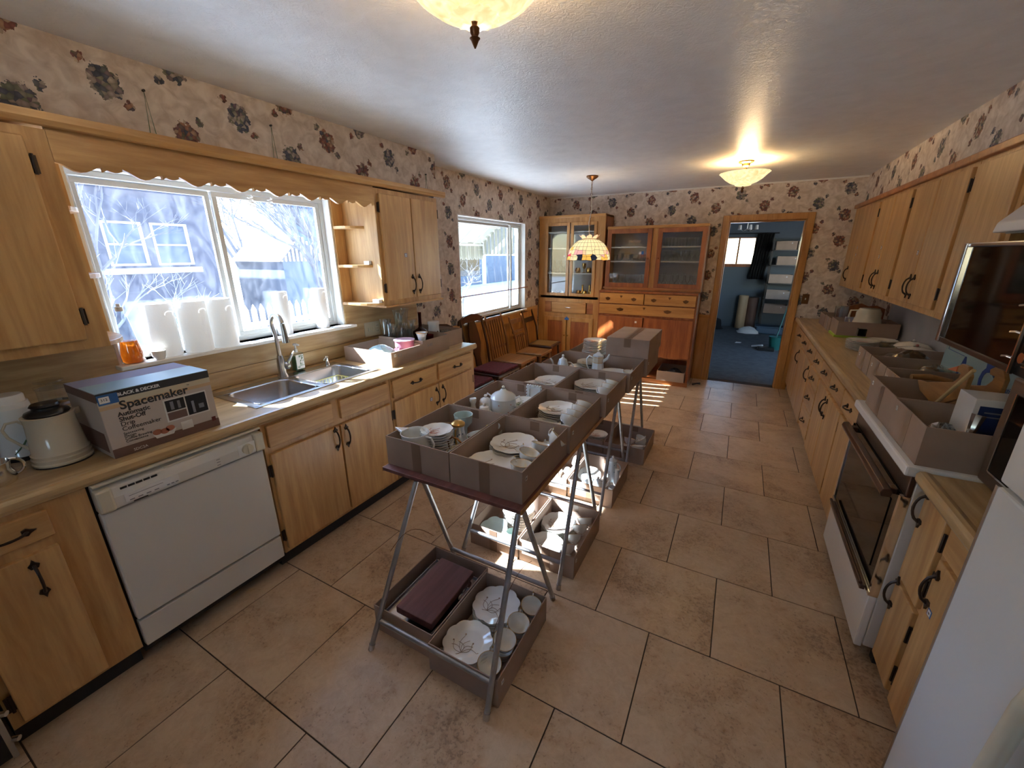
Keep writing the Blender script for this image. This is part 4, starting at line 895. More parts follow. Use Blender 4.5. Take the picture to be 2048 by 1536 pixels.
# ------------------------------------------------------------------ lamps
def ceiling_lamp(label, x, y):
    t = thing('ceiling_lamp', label, 'ceiling lamp', (x, y, 2.44))
    part('canopy', B().lathe([(.065, 0), (.062, -.012), (.035, -.022), (.03, -.04), (.012, -.05), (.010, -.10)], 24, (x, y), 2.44, cap0=True, cap1=True), 'brass', t, smooth=True)
    part('bowl', B().lathe([(.012, .008), (.06, .012), (.115, .03), (.155, .055), (.18, .082), (.197, .098), (.203, .10), (.196, .094), (.178, .076), (.15, .048), (.11, .022), (.06, .004), (.012, 0)], 56, (x, y), 2.245, wav=.045, wk=16, wr=.15), 'bowl', t, smooth=True)
    part('rosette', B().lathe([(.06, .004), (.064, -.003), (.05, -.008), (.03, -.006), (.012, -.012)], 32, (x, y), 2.247, wav=.12, wk=16, wr=.03), 'bowl', t, smooth=True)
    part('stem', B().tube([(x, y, 2.34), (x, y, 2.24)], .006), 'brass', t)
    part('finial', B().lathe([(.002, -.062), (.010, -.045), (.014, -.040), (.008, -.036), (.012, -.028), (.013, -.018), (.007, -.012), (.008, -.005), (.012, 0), (.012, .006)], 16, (x, y), 2.242, cap0=True, cap1=True), 'bronze', t, smooth=True)
    l = bpy.data.lights.new('bulb', 'POINT'); l.energy = LAMP; l.color = (1, .70, .38); l.shadow_soft_size = .05
    o = bpy.data.objects.new('bulb', l); C.objects.link(o); o.location = (x, y, 2.365)
    return t
ceiling_lamp('lit frosted glass ceiling lamp at the top edge above the tray table', -.70, 1.09)
ceiling_lamp('lit frosted glass ceiling lamp with brass canopy near the doorway', -.10, 4.55)
px_, py_ = -1.515, 4.56
pl_ = thing('pendant_lamp', 'stained glass pendant lamp with fruit border hanging on a chain', 'pendant lamp', (px_, py_, 2.44))
part('canopy', B().lathe([(.06, 0), (.062, -.012), (.05, -.022), (.02, -.04), (.008, -.05)], 20, (px_, py_), 2.44, cap0=True, cap1=True), 'bronze', pl_, smooth=True)
first = None; z = 2.375; k = 0
while z > 1.90:
    if first is None: first = part('chain_link', B().tube([(math.cos(t) * .008, 0, math.sin(t) * .017) for t in [2 * PI * i / 8 for i in range(8)]], .0022, 4, True), 'bronze', pl_, world=False); o = first
    else: o = first.copy(); C.objects.link(o); o.parent = pl_
    o.location = (0, 0, z - 2.44); o.rotation_euler = (0, 0, PI / 2 * (k % 2)); z -= .028; k += 1
part('cord', B().tube([(px_ - .004, py_ - .006, 2.39), (px_ + .012, py_ - .008, 2.1), (px_ - .012, py_ - .008, 1.98), (px_, py_, 1.84)], .003, 5), 'almond', pl_)
shp = [(.075, 1.815), (.11, 1.805), (.155, 1.775), (.19, 1.735), (.212, 1.70), (.226, 1.66), (.232, 1.63), (.234, 1.60)]
NS = 28; sm = ['sh_cream', 'sh_amber', 'sh_red', 'sh_dark', 'sh_peach', 'sh_pink']
rq = random.Random(4); grid = []
for a, (r, z) in enumerate(shp):
    row_ = []
    for i in range(NS):
        ja = rq.uniform(-.32, .32) if a in (4, 5, 6) else (rq.uniform(-.12, .12) if a == 7 else 0); jz = rq.uniform(-.011, .011) if a in (4, 5, 6) else (rq.uniform(-.008, .006) if a == 7 else 0)
        t = 2 * PI * (i + ja) / NS; row_.append((px_ + r * math.cos(t), py_ + r * math.sin(t), z + jz))
    grid.append(row_)
b = B(); pat = [0, 4, 2, 2, 4, 0, 3, 1, 1, 3, 0, 5, 1, 0]
for a in range(7):
    for i in range(NS):
        j = (i + 1) % NS
        b.cur = 0 if a < 3 else (rq.choice((0, 1, 4, 0, 0)) if a == 3 else (rq.choice((1, 4, 0, 5, 0)) if a == 4 else (pat[i % 14] if a == 5 or rq.random() < .7 else rq.choice((1, 0, 4)))))
        b.quad(grid[a][i], grid[a][j], grid[a + 1][j], grid[a + 1][i])
so = part('glass_shade', b, sm, pl_)
b = B()
for i in range(8):
    t0, t1 = 2 * PI * (i + .06) / 8, 2 * PI * (i + .94) / 8; q = []
    for u in range(7):
        t = t0 + (t1 - t0) * u / 6; h = math.sin(PI * u / 6) ** .5; q.append((px_ + (.075 + .035 * h) * math.cos(t), py_ + (.075 + .035 * h) * math.sin(t), 1.818 + .04 * h))
    b.quad(*([(px_ + .072 * math.cos(t0), py_ + .072 * math.sin(t0), 1.815)] + q[1:-1] + [(px_ + .072 * math.cos(t1), py_ + .072 * math.sin(t1), 1.815)]))
part('crown_petals', b, 'sh_peach', pl_, sol=.002)
b = B()
for a, row_ in enumerate(grid): b.tube(row_, .0016 if a else .004, 4, True)
for i in range(NS): b.tube([grid[a][i] for a in range(8)], .0014, 4)
part('lead_came', b, 'lead', pl_)['kind'] = 'stuff'
l = bpy.data.lights.new('bulb', 'POINT'); l.energy = 2; l.color = (1, .72, .4); l.shadow_soft_size = .04; o = bpy.data.objects.new('bulb', l); C.objects.link(o); o.location = (px_, py_, 1.70)
# ------------------------------------------------------------------ things in the far room
cu_ = thing('window_curtain', 'black curtain hanging beside the far room window', 'curtain', (.35, 10.93, 1.1))
b = B(); top = [(.20 + .32 * k / 24, 10.92 + .02 * math.sin(k * 1.6), 2.06) for k in range(25)]; bot = [(.14 + .30 * k / 24, 10.92 + .025 * math.sin(k * 1.6), 1.10) for k in range(25)]
b.ring([bot, top], False); part('fabric', b, 'curtain', cu_, smooth=True, sol=.004)
part('rod', B().tube([(-.5, 10.93, 2.07), (.6, 10.93, 2.07)], .010), 'black', cu_)
rk = thing('storage_rack', 'dark storage rack holding trays at the back of the far room', 'shelf', (.9, 10.7, 0))
for x in (.50, 1.35): part('upright', B().box(x, x + .03, 10.5, 10.53, 0, 1.95).box(x, x + .03, 10.9, 10.93, 0, 1.95), 'black', rk)
for z in (.42, .72, 1.05, 1.42, 1.72): part('shelf_board', B().box(.50, 1.38, 10.5, 10.93, z - .02, z), 'black', rk)
def tray(name, label, x0, x1, y0, y1, z0, h, group=None, t=.004, tape='-y', stick=None, mat='card', flaps=False, note=None, tapew=.05):
    c = thing(name, label, 'box', ((x0 + x1) / 2, (y0 + y1) / 2, z0), 0, group); b = B(); z1 = z0 + h
    b.box(x0, x1, y0, y1, z0, z0 + t); b.box(x0, x0 + t, y0, y1, z0 + t, z1); b.box(x1 - t, x1, y0, y1, z0 + t, z1); b.box(x0 + t, x1 - t, y0, y0 + t, z0 + t, z1); b.box(x0 + t, x1 - t, y1 - t, y1, z0 + t, z1)
    part('tray', b, mat, c)
    if tape:
        xm, ym = (x0 + x1) / 2, (y0 + y1) / 2; q = B()
        if 'y' in tape: q.box(xm - tapew / 2, xm + tapew / 2, y0 - .0008, y0 - .0001, z0 + .001, z1 - .002); part('tape', B().box(xm - tapew / 2, xm + tapew / 2, y1 - t - .0008, y1 - t - .0001, z1 - h * .35, z1 - .002), 'tape', c)
        else: xx = x0 if tape == '-x' else x1; q.box(xx - .0008 if tape == '-x' else xx + .0001, xx - .0001 if tape == '-x' else xx + .0008, ym - tapew / 2, ym + tapew / 2, z0 + .001, z1 - .002)
        part('tape', q, 'tape', c)
    for st in (stick or []):
        k, u, w_ = st
        if k == '+x': lot(c, x1, u, z0 + w_, 1, 'x', False)
        elif k == '-x': lot(c, x0, u, z0 + w_, -1, 'x', False)
        else: lot(c, u, y0, z0 + w_, 1, 'y')
    return c
for i, (x, z, w_, lb) in enumerate(((.56, 1.72, .36, 'grey cardboard tray on the top shelf of the far rack, left of two'), (.94, 1.72, .36, 'grey cardboard tray on the top shelf of the far rack, right of two'), (.62, 1.42, .42, 'grey cardboard tray on the second shelf of the far rack'), (.50 + .03, 1.05, .42, 'grey cardboard tray with dark cloth on the third shelf of the far rack'), (.53, .72, .42, 'grey cardboard tray on the fourth shelf of the far rack'), (.53, .42, .42, 'grey cardboard tray on the lowest shelf of the far rack'))):
    tray('storage_tray', lb, x, x + w_, 10.46, 10.80, z, .17, stick=[('-y', x + w_ * .75, .13)], tape=None)
cr2 = random.Random(9)
for x, h, lb in ((.13, .74, 'tall tan carpet roll standing against the far room wall, front one'), (.33, .70, 'brown carpet roll standing behind the tan one in the far room')):
    t = thing('carpet_roll', lb, 'carpet roll', (x, 10.85, 0)); part('roll', B().lathe([(.10, 0), (.10, h), (.085, h + .002), (.06, h - .02), (.03, h), (.01, h)], 20, (x, 10.85), 0, cap0=True), 'box_tan' if x < .2 else 'box_brown', t, smooth=True)
tb = thing('storage_tote', 'blue plastic tote on the floor under the far rack', 'tote', (.75, 10.4, 0)); part('tub', B().box(.45, 1.05, 10.2, 10.45, 0, .14), 'tote', tb, bev=.02); part('lid_rim', B().box(.43, 1.07, 10.18, 10.47, .14, .165), 'tote', tb, bev=.005)
def lump(name, label, cat, c, r, mat, seed, ell=1, n=18, hgt=1):
    rd = random.Random(seed); b = B(); rs = []
    for i in range(8):
        ph = PI / 2 * i / 7; rs.append([(c[0] + r * math.cos(ph) * (1 + rd.uniform(-.16, .16)) * math.cos(2 * PI * k / n), c[1] + r * ell * math.cos(ph) * (1 + rd.uniform(-.16, .16)) * math.sin(2 * PI * k / n), c[2] + r * hgt * math.sin(ph) * (1 + rd.uniform(-.12, .05))) for k in range(n)])
    b.ring(rs, True, True, True); return one(name, b, mat, label, cat, smooth=True)
lump('plastic_bag', 'crumpled white plastic bag on the far room carpet', 'bag', (.30, 10.2, 0), .20, 'paper', 3, .6, hgt=.7)
lump('trash_bag', 'black bag slumped at the left of the far room', 'bag', (-.55, 10.5, 0), .33, 'curtain', 6, .6, hgt=1)
one('paper_scrap', B().prism([(.08, 8.9), (.17, 8.93), (.19, 9.0), (.10, 9.02)], 'z', .001, .006), 'paper', 'scrap of white paper on the far room carpet', 'paper')
st = thing('broom_bucket', 'teal bucket with a mop standing just inside the far room', 'bucket', (.62, 7.9, 0))
part('bucket', B().lathe([(.09, 0), (.12, .22), (.125, .23)], 18, (.72, 8.6), 0, cap0=True), 'teal_pl', st, smooth=True); part('mop_handle', B().tube([(.70, 8.6, .1), (.86, 8.9, 1.05)], .010), 'teal_pl', st)
ft = thing('folding_table', 'table with grey trays at the right of the far room', 'table', (1.25, 9.4, 0)); part('table_top', B().box(.95, 1.6, 8.6, 10.1, .70, .73), 'dark_wood', ft)
for x, y in ((.98, 8.65), (1.55, 8.65), (.98, 10.05), (1.55, 10.05)): part('leg', B().tube([(x, y, 0), (x, y, .70)], .014, 6), 'pipe', ft)
for k in range(3): tray('storage_tray', ['grey cardboard tray at the near end of the far room table', 'middle grey tray on the far room table', 'grey cardboard tray at the back end of the far room table'][k], .97, 1.42, 8.65 + k * .46, 9.08 + k * .46, .732, .14, tape=None)
vc = thing('floor_tool', 'grey sweeper head with a pale handle lying on the far room carpet', 'tool', (.50, 8.2, 0)); part('head', B().box(.44, .70, 8.35, 8.5, .002, .06), 'black', vc, bev=.01); part('handle', B().tube([(.36, 8.62, .02), (.52, 8.5, .07)], .018), 'paper', vc)
ch = thing('chandelier', 'small white candle chandelier hanging in the far room', 'chandelier', (-.02, 8.6, 2.44)); part('stem', B().tube([(-.02, 8.6, 2.44), (-.02, 8.6, 2.05)], .01), 'steel', ch)
for k in range(5):
    t = 2 * PI * k / 5; x, y = -.02 + .14 * math.cos(t), 8.6 + .14 * math.sin(t); a = part('arm', B().tube([(-.02, 8.6, 2.06), ((x - .02) / 2, (y + 8.6) / 2, 2.02), (x, y, 2.06)], .006, 5), 'steel', ch); part('candle_shade', B().lathe([(.03, 0), (.022, .07)], 12, (x, y), 2.05, cap0=True, cap1=True), 'paper', a)
# switch on the end wall right of the doorway
sw = thing('switch_plate', 'bronze patterned switch plate on the wallpaper right of the doorway', 'switch', (.71, 6, 1.1)); part('plate', B().box(.678, .745, YE - .012, YE - .008, 1.08, 1.195), 'bronze', sw, bev=.002); part('toggle', B().box(.706, .717, YE - .022, YE - .012, 1.13, 1.15), 'almond', sw)
# ------------------------------------------------------------------ wall and window ledge things, left side
for i, (y, z, lb) in enumerate(((1.035, 2.332, 'wire loop on a nail in the wallpaper above the left window pane'), (1.59, 2.329, 'wire loop on a nail in the wallpaper above the middle of the sink window'), (2.86, 2.275, 'wire loop on a nail above the right wall cabinet'))):
    t = thing('hanging_wire', lb, 'wire', (-2.343, y, 2.152)); part('nail', B().tube([(-2.345, y, z), (-2.333, y, z)], .005, 8), 'print', t)
    part('wire', B().tube([(-2.341, y - .012, 2.152), (-2.338, y, z), (-2.341, y + .012, 2.152)], .0016, 4), 'green_p', t)
Z1 = 1.155
def roll(label, x, y, r, h, seed=0):
    t = thing('paper_towel_roll', label, 'paper towel roll', (x, y, Z1)); b = B().lathe([(.02, .004), (r * .97, .0), (r, .006), (r, h - .006), (r * .97, h), (.024, h - .001)], 40, (x, y), Z1)
    part('paper', b, 'towel', t, smooth=True); part('core', B().lathe([(.022, .002), (.022, h - .002), (.019, h - .002), (.019, .002)], 20, (x, y), Z1), 'card', t, smooth=True)
roll('fat paper towel roll on the sill, left of the two in front', -2.615, 1.135, .068, .275); roll('fat paper towel roll on the sill, right of the two in front', -2.615, 1.272, .068, .275)
roll('slim paper towel roll on the sill behind the faucet', -2.655, 1.672, .046, .28); roll('slim paper towel roll on the sill next to the right window jamb', -2.655, 1.965, .045, .28)
roll('paper towel roll at the back of the left cluster, touching the glass', -2.648, .995, .068, .275)
t = thing('soap_refill_bottle', 'clear bottle half full of orange soap at the left end of the sill', 'bottle', (-2.61, .835, Z1))
pf = [(.040, 0), (.047, .01), (.046, .05), (.034, .12), (.027, .19), (.022, .225), (.014, .24), (.014, .26)]
part('bottle', B().lathe(pf, 24, (-2.61, .835), Z1, cap0=True), 'bottle', t, smooth=True); part('soap', B().lathe([(.037, .003), (.044, .012), (.043, .05), (.034, .11), (.001, .111)], 24, (-2.61, .835), Z1, cap0=True), 'orange_liq', t, smooth=True)
part('cap', B().lathe([(.016, 0), (.016, .02), (.008, .022), (.008, .035)], 14, (-2.61, .835), Z1 + .255, cap1=True), 'white', t, smooth=True)
t = thing('small_cup', 'small white cup on the sill behind the coffee maker carton', 'cup', (-2.575, .935, Z1)); part('bowl', B().lathe([(.018, 0), (.026, .015), (.03, .045), (.028, .045), (.023, .014), (.001, .006)], 20, (-2.575, .93), Z1, cap0=True), 'china', t, smooth=True)
# light-catcher hooks on the window header
for y, lb in ((1.60, 'left white spiral hook at the top of the right window sash'), (1.72, 'right white spiral hook at the top of the right window sash')):
    one('spiral_hook', B().tube([(-2.66 + .012 * math.cos(k * .8), y + .014 * math.sin(k * .8), 2.005 - k * .0024) for k in range(28)], .0035, 5), 'window_w', lb, 'hook')
# ------------------------------------------------------------------ left counter
CT = .9145
cf = thing('coffee_maker_carton', 'printed coffee maker carton with photo panels and blue top on the left counter', 'carton', (-2.17, .70, CT))
x0, x1, y0, y1, z1 = -2.325, -2.025, .508, .885, CT + .262
part('carton', B().box(x0, x1, y0, y1, CT, z1), 'box_sand', cf, bev=.002)
part('top_print', B().box(x0, x1, y0, y1, z1, z1 + .0008), 'lavender', cf); part('top_band', B().box(x1, x1 + .0007, y0, y1, z1 - .03, z1), 'print', cf)
tf = part('top_flap', B().box(x0 + .145, x1 + .002, y0, y1, z1 + .001, z1 + .003), 'sign', cf)
part('cream_band', B().box(x1, x1 + .0006, y0, y1, z1 - .052, z1 - .03), 'tag', cf); part('tan_band', B().box(x1, x1 + .0006, y0, y1, z1 - .066, z1 - .052), 'box_tan', cf); part('bottom_band', B().box(x1, x1 + .0006, y0, y1, CT + .001, CT + .038), 'box_brown', cf)
part('side_band', B().box(x0, x1, y0 - .0006, y0, z1 - .035, z1).box(x0 + .02, x1 - .03, y0 - .0006, y0, CT + .02, CT + .10), 'box_brown', cf)
T = lambda s, sz, y, z, m='print', b=0: text(s, sz, (x1 + .0008, y, z), '+x', m, cf, bold=b)
T('BLACK & DECKER', .017, y0 + .06, z1 - .022, 'ink_w', .0005); T('Spacemaker', .047, y0 + .058, z1 - .076, 'print', .0012); T('™', .012, y0 + .285, z1 - .048)
for s_, z, b_ in (('Automatic', -.102, .0006), ('Shut-Off', -.122, .0006), ('Drip', -.142, 0), ('Coffeemaker', -.162, 0)): T(s_, .024, y0 + .045, z1 + z, 'print', b_)
for s_, z in (('Spacesaving', -.178), ('Design', -.189), ('Coffee-Brewing', -.200), ('Convenience', -.211)): T(s_, .0135, y0 + .045, z1 + z)
T('SDC2A', .015, y0 + .06, CT + .010, 'ink_w')
b = B().box(x1, x1 + .0012, y0 + .190, y0 + .350, z1 - .180, z1 - .082); part('photo_frame', b, 'dw_white', cf)
part('photo_panel', B().box(x1 + .0012, x1 + .002, y0 + 0.196, y0 + 0.264, z1 - .136, z1 - .088).box(x1 + .0012, x1 + .002, y0 + 0.269, y0 + 0.345, z1 - .174, z1 - .088), 'black', cf); part('photo_panel', B().box(x1 + .0012, x1 + .002, y0 + 0.196, y0 + 0.264, z1 - .174, z1 - .141), 'box_brown', cf)
part('coffee_maker_print', B().box(x1 + .002, x1 + .0024, y0 + 0.212, y0 + 0.224, z1 - .13, z1 - .095).box(x1 + .002, x1 + .0024, y0 + 0.238, y0 + 0.248, z1 - .13, z1 - .097).box(x1 + .002, x1 + .0024, y0 + 0.287, y0 + 0.297, z1 - .168, z1 - .115).box(x1 + .002, x1 + .0024, y0 + 0.312, y0 + 0.332, z1 - .155, z1 - .135), 'lot_no', cf)
part('basket_print', B().prism([(y0 + .14, CT + .03), (y0 + .20, CT + .03), (y0 + .213, CT + .052), (y0 + .13, CT + .052)], 'x', x1 + .0007, x1 + .0014), 'dw_white', cf)
for dy, dz in ((.147, .056), (.172, .052), (.192, .058)): part('egg_print', B().prism([(y0 + dy + .016 * math.cos(a), CT + dz + .012 * math.sin(a)) for a in [2 * PI * k / 14 for k in range(14)]], 'x', x1 + .0014, x1 + .0018), 'egg', cf)
part('mug_print', B().box(x1 + .0007, x1 + .0014, y0 + .232, y0 + .275, CT + .032, CT + .068), 'dw_white', cf); part('logo_print', B().box(x1 + .0007, x1 + .0014, y1 - .028, y1 - .012, CT + .03, CT + .05), 'ink_red', cf)
part('tape_flag', B().box(x1 + .001, x1 + .0018, y0 + .002, y0 + .062, z1 - .045, z1 - .006), 'tape_blue', cf); part('price_sticker', B().box(x1 + .0019, x1 + .0024, y0 + .006, y0 + .036, z1 - .038, z1 - .014), 'paper', cf); text('312', .014, (x1 + .0027, y0 + .010, z1 - .030), '+x', 'print', cf)
def spun(name, label, cat, loc, prof, mat, n=28, extra=(), group=None, **k):
    t = thing(name, label, cat, loc, 0, group); part('body', B().lathe(prof, n, (loc[0], loc[1]), loc[2], cap0=True, **k), mat, t, smooth=True); return t
def arc(c, r0, r1, a0, a1, plane=0, n=10, z=0):
    """points of an arc in the vertical plane through c with heading `plane`"""
    return [(c[0] + r0 * math.cos(t) * math.cos(plane), c[1] + r0 * math.cos(t) * math.sin(plane), c[2] + r1 * math.sin(t)) for t in [a0 + (a1 - a0) * k / n for k in range(n + 1)]]
jx, jy = -2.20, .415
j = spun('carafe', 'cream carafe with black lid and thin handle on the left counter', 'carafe', (jx, jy, CT), [(.082, 0), (.084, .012), (.079, .016), (.083, .03), (.078, .034), (.081, .045), (.076, .05), (.068, .16), (.069, .18), (.072, .19), (.066, .192), (.06, .19), (.001, .188)], 'cream_glaze')
part('base_ring', B().lathe([(.083, 0), (.083, .006)], 28, (jx, jy), CT - .0005 + .0), 'black', j)
part('spout', B().prism([(jx + .02, jy + .06), (jx + .0, jy + .085), (jx - .02, jy + .06)], 'z', CT + .168, CT + .192), 'cream_glaze', j)
part('lid', B().lathe([(.058, 0), (.062, .006), (.058, .014), (.038, .022), (.036, .028), (.042, .034), (.036, .042), (.001, .043)], 28, (jx, jy), CT + .19, cap0=True), 'black', j, smooth=True)
hp = [(-.065, .165), (-.078, .18), (-.105, .178), (-.118, .155), (-.112, .125), (-.09, .09), (-.072, .07), (-.064, .055)]
part('handle', B().tube([(jx + .35 * a, jy + a * .95, CT + z) for a, z in hp], [.0045] * 6 + [.007, .009], 7), 'cream_glaze', j, smooth=True)
jx2, jy2 = -2.385, .36
j = spun('carafe', 'white carafe with white lid behind the cream carafe', 'carafe', (jx2, jy2, CT), [(.07, 0), (.072, .01), (.066, .02), (.062, .10), (.056, .19), (.056, .20), (.001, .2)], 'china_blue')
part('lid', B().lathe([(.056, 0), (.054, .02), (.048, .022), (.048, .045), (.044, .05), (.001, .05)], 24, (jx2, jy2), CT + .2, cap0=True), 'white', j, smooth=True)
part('base_ring', B().lathe([(.074, 0), (.074, .014), (.07, .016)], 24, (jx2, jy2), CT), 'black', j); part('handle', B().tube([(jx2, jy2 - .055, CT + .17), (jx2, jy2 - .09, CT + .16), (jx2, jy2 - .09, CT + .10), (jx2, jy2 - .06, CT + .05)], .005), 'china_blue', j, smooth=True)
fl2 = B(); 
for k in range(5): a = 2.2 + .3 * k; fl2.tube([(jx2 + .067 * math.cos(-.6 + .12 * k), jy2 + .067 * math.sin(-.6 + .12 * k), CT + .03 + .008 * k), (jx2 + .068 * math.cos(-.3 + .1 * k), jy2 + .068 * math.sin(-.3 + .1 * k), CT + .05 + .01 * k)], .0018, 4)
part('leaf_print', fl2, 'green_p', j)
j = spun('glass_kettle', 'clear glass kettle hidden behind the coffee maker carton', 'kettle', (-2.47, .50, CT), [(.07, 0), (.085, .03), (.08, .10), (.05, .15), (.045, .16)], 'glassware')
part('lid', B().lathe([(.05, 0), (.05, .01), (.012, .014), (.012, .02), (.045, .028), (.045, .034), (.001, .036)], 20, (-2.47, .50), CT + .225, cap0=True), 'glassware', j, smooth=True); part('collar', B().lathe([(.046, .158), (.046, .226)], 20, (-2.47, .50), CT), 'glassware', j, smooth=True)
part('band', B().lathe([(.052, .155), (.052, .166)], 20, (-2.47, .50), CT), 'chrome', j)
j = thing('chrome_pitcher', 'chrome pitcher cut off by the left frame edge on the counter', 'pitcher', (-2.16, .275, CT)); part('body', B().lathe([(.05, 0), (.056, .02), (.045, .05), (.05, .075), (.048, .075), (.043, .05)], 22, (-2.16, .235), CT, cap0=True), 'chrome', j, smooth=True); part('handle', B().tube(arc((-2.16, .28, CT + .045), .03, .03, -PI / 2, PI / 2, PI / 2), .005), 'chrome', j, smooth=True)
# trays with glass at the end of the left counter
tray('cardboard_tray', 'pale cardboard tray with blue tissue next to the sink, marked K3', -2.505, -2.035, 2.0, 2.335, CT, .105, tape=None, stick=[('+x', 2.035, .08)], mat='card')
text('K3', .035, (-2.0342, 2.06, CT + .06), '+x', 'lot_no', bpy.data.objects['cardboard_tray'])
t2 = tray('cardboard_tray', 'cardboard tray marked 3-43 holding ruby glass on the left counter', -2.50, -2.045, 2.342, 2.665, CT, .125, tape=None)
text('3-43', .035, (-2.0442, 2.39, CT + .07), '+x', 'lot_no', t2)
tray('cardboard_tray', 'cardboard tray at the far end of the left counter by the chairs', -2.56, -2.10, 2.675, 2.93, CT, .13, tape=None)
lump('tissue_wrap', 'pale blue tissue paper wrap in the tray beside the sink', 'wrapping', (-2.28, 2.14, CT + .006), .12, 'tissue', 4, 1.0, hgt=.85)
lump('plastic_wrap', 'clear plastic wrapping beside the pink ribbon spool', 'wrapping', (-2.16, 2.20, CT + .006), .075, 'plastic_wrap', 8, 1.0, hgt=1.2)
rs = thing('ribbon_spool', 'wide spool of dusty pink ribbon with pale rim in the first tray', 'ribbon spool', (-2.15, 2.285, CT + .06), rot=(0, .0, 0))
part('ribbon', B().lathe([(.055, 0), (.07, .0), (.07, .078), (.05, .078)], 32, (-2.17, 2.28), CT + .055), 'pink', rs, smooth=True); part('flange', B().lathe([(.001, .079), (.078, .079), (.078, .085), (.001, .083)], 32, (-2.17, 2.28), CT + .055), 'pink_l', rs, smooth=True); part('flange', B().lathe([(.001, -.05), (.072, -.05), (.072, 0), (.001, 0)], 24, (-2.17, 2.28), CT + .055), 'pink_l', rs)
cu = thing('silver_cup', 'silver and gold rimmed cup in front of the ruby glass', 'cup', (-2.10, 2.40, CT + .006)); part('bowl', B().lathe([(.022, 0), (.024, .006), (.034, .055), (.045, .082), (.043, .082), (.031, .055), (.02, .01), (.001, .008)], 26, (-2.10, 2.40), CT + .095, cap0=True), 'china_blue', cu, smooth=True); part('foot_block', B().lathe([(.03, -.088), (.026, 0)], 16, (-2.10, 2.40), CT + .095, cap0=True, cap1=True), 'card', cu); part('gold_patch', B().lathe([(.0255, .012), (.035, .055), (.046, .081)], 26, (-2.10, 2.40), CT + .095).v and B().lathe([(.046, .079), (.0465, .084), (.044, .084)], 26, (-2.10, 2.40), CT + .095), 'gilt', cu, smooth=True)
dc = thing('ruby_decanter', 'ruby red glass decanter with a tall slender neck', 'decanter', (-2.24, 2.55, CT + .005)); part('body', B().lathe([(.03, 0), (.02, .03), (.02, .05), (.05, .08), (.062, .13), (.058, .15), (.03, .165), (.014, .18), (.012, .26), (.014, .30)], 28, (-2.24, 2.55), CT + .005, cap0=True, wav=.05, wk=8, wr=.04), 'ruby', dc, smooth=True)
part('inner_body', B().lathe([(.025, .005), (.048, .085), (.056, .13), (.02, .17), (.008, .2), (.008, .29)], 20, (-2.24, 2.55), CT + .005, cap0=True), 'ruby', dc, smooth=True)
dk = thing('ruby_goblet', 'dark ruby glass goblet in the second tray beside the silver cup', 'glass', (-2.15, 2.52, CT + .005)); part('bowl', B().lathe([(.03, 0), (.008, .012), (.008, .05), (.03, .07), (.04, .10), (.042, .13)], 22, (-2.14, 2.525), CT + .005, cap0=True), 'ruby', dk, smooth=True)
ca = thing('glass_canister', 'white-lidded canister with a small dark bird print in the far tray', 'canister', (-2.25, 2.73, CT + .03)); part('jar', B().lathe([(.045, 0), (.048, .01), (.046, .15)], 26, (-2.25, 2.73), CT + .03, cap0=True), 'china_blue', ca, smooth=True); part('lid', B().lathe([(.05, 0), (.052, .01), (.05, .025), (.001, .028)], 26, (-2.25, 2.73), CT + .181, cap0=True), 'white', ca, smooth=True)
part('bird_print', B().prism([(2.715, 1.0), (2.75, 1.0), (2.742, 1.012), (2.73, 1.015), (2.728, 1.03), (2.735, 1.038), (2.725, 1.046), (2.715, 1.04), (2.713, 1.02)], 'x', -2.2035, -2.2020), 'print', ca)
for i, (x, y) in enumerate(((-2.18, 2.79), (-2.22, 2.85), (-2.31, 2.80), (-2.36, 2.86), (-2.44, 2.77))):
    q = one('glass_bowl', B().lathe([(.02, 0), (.028, .01), (.045, .06), (.05, .11), (.047, .11), (.04, .06), (.001, .012)], 18, (x, y), CT + .005, cap0=True), 'glassware', ORD[sorted(range(5), key=lambda q: (2.79, 2.85, 2.80, 2.86, 2.77)[q]).index(i)] + ' clear glass bowl counted from the sink in the farthest left counter tray', 'glass', 'clear glass in the far left counter tray', smooth=True)
vases = [(-2.47, 2.38, .25), (-2.44, 2.46, .20), (-2.50, 2.45, .24), (-2.40, 2.40, .19), (-2.38, 2.50, .21), (-2.34, 2.42, .18), (-2.33, 2.52, .2), (-2.45, 2.55, .28), (-2.50, 2.56, .30), (-2.37, 2.60, .22), (-2.47, 2.63, .31), (-2.41, 2.37, .22)]
for i, (x, y, h) in enumerate(vases):
    one('bud_vase', B().lathe([(.02, 0), (.023, .01), (.014, h * .25), (.016, h * .6), (.026, h * .92), (.033, h), (.031, h), (.013, h * .6), (.010, h * .25), (.001, .014)], 16, (x, y), CT + .006, cap0=True, wav=.18, wk=6, wr=.02), 'glassware', ('%s fluted clear bud vase counted from the sink in the left counter trays' % ORD[sorted(vases, key=lambda v: v[1]).index((x, y, h))]), 'vase', 'clear bud vases on the left counter', smooth=True)
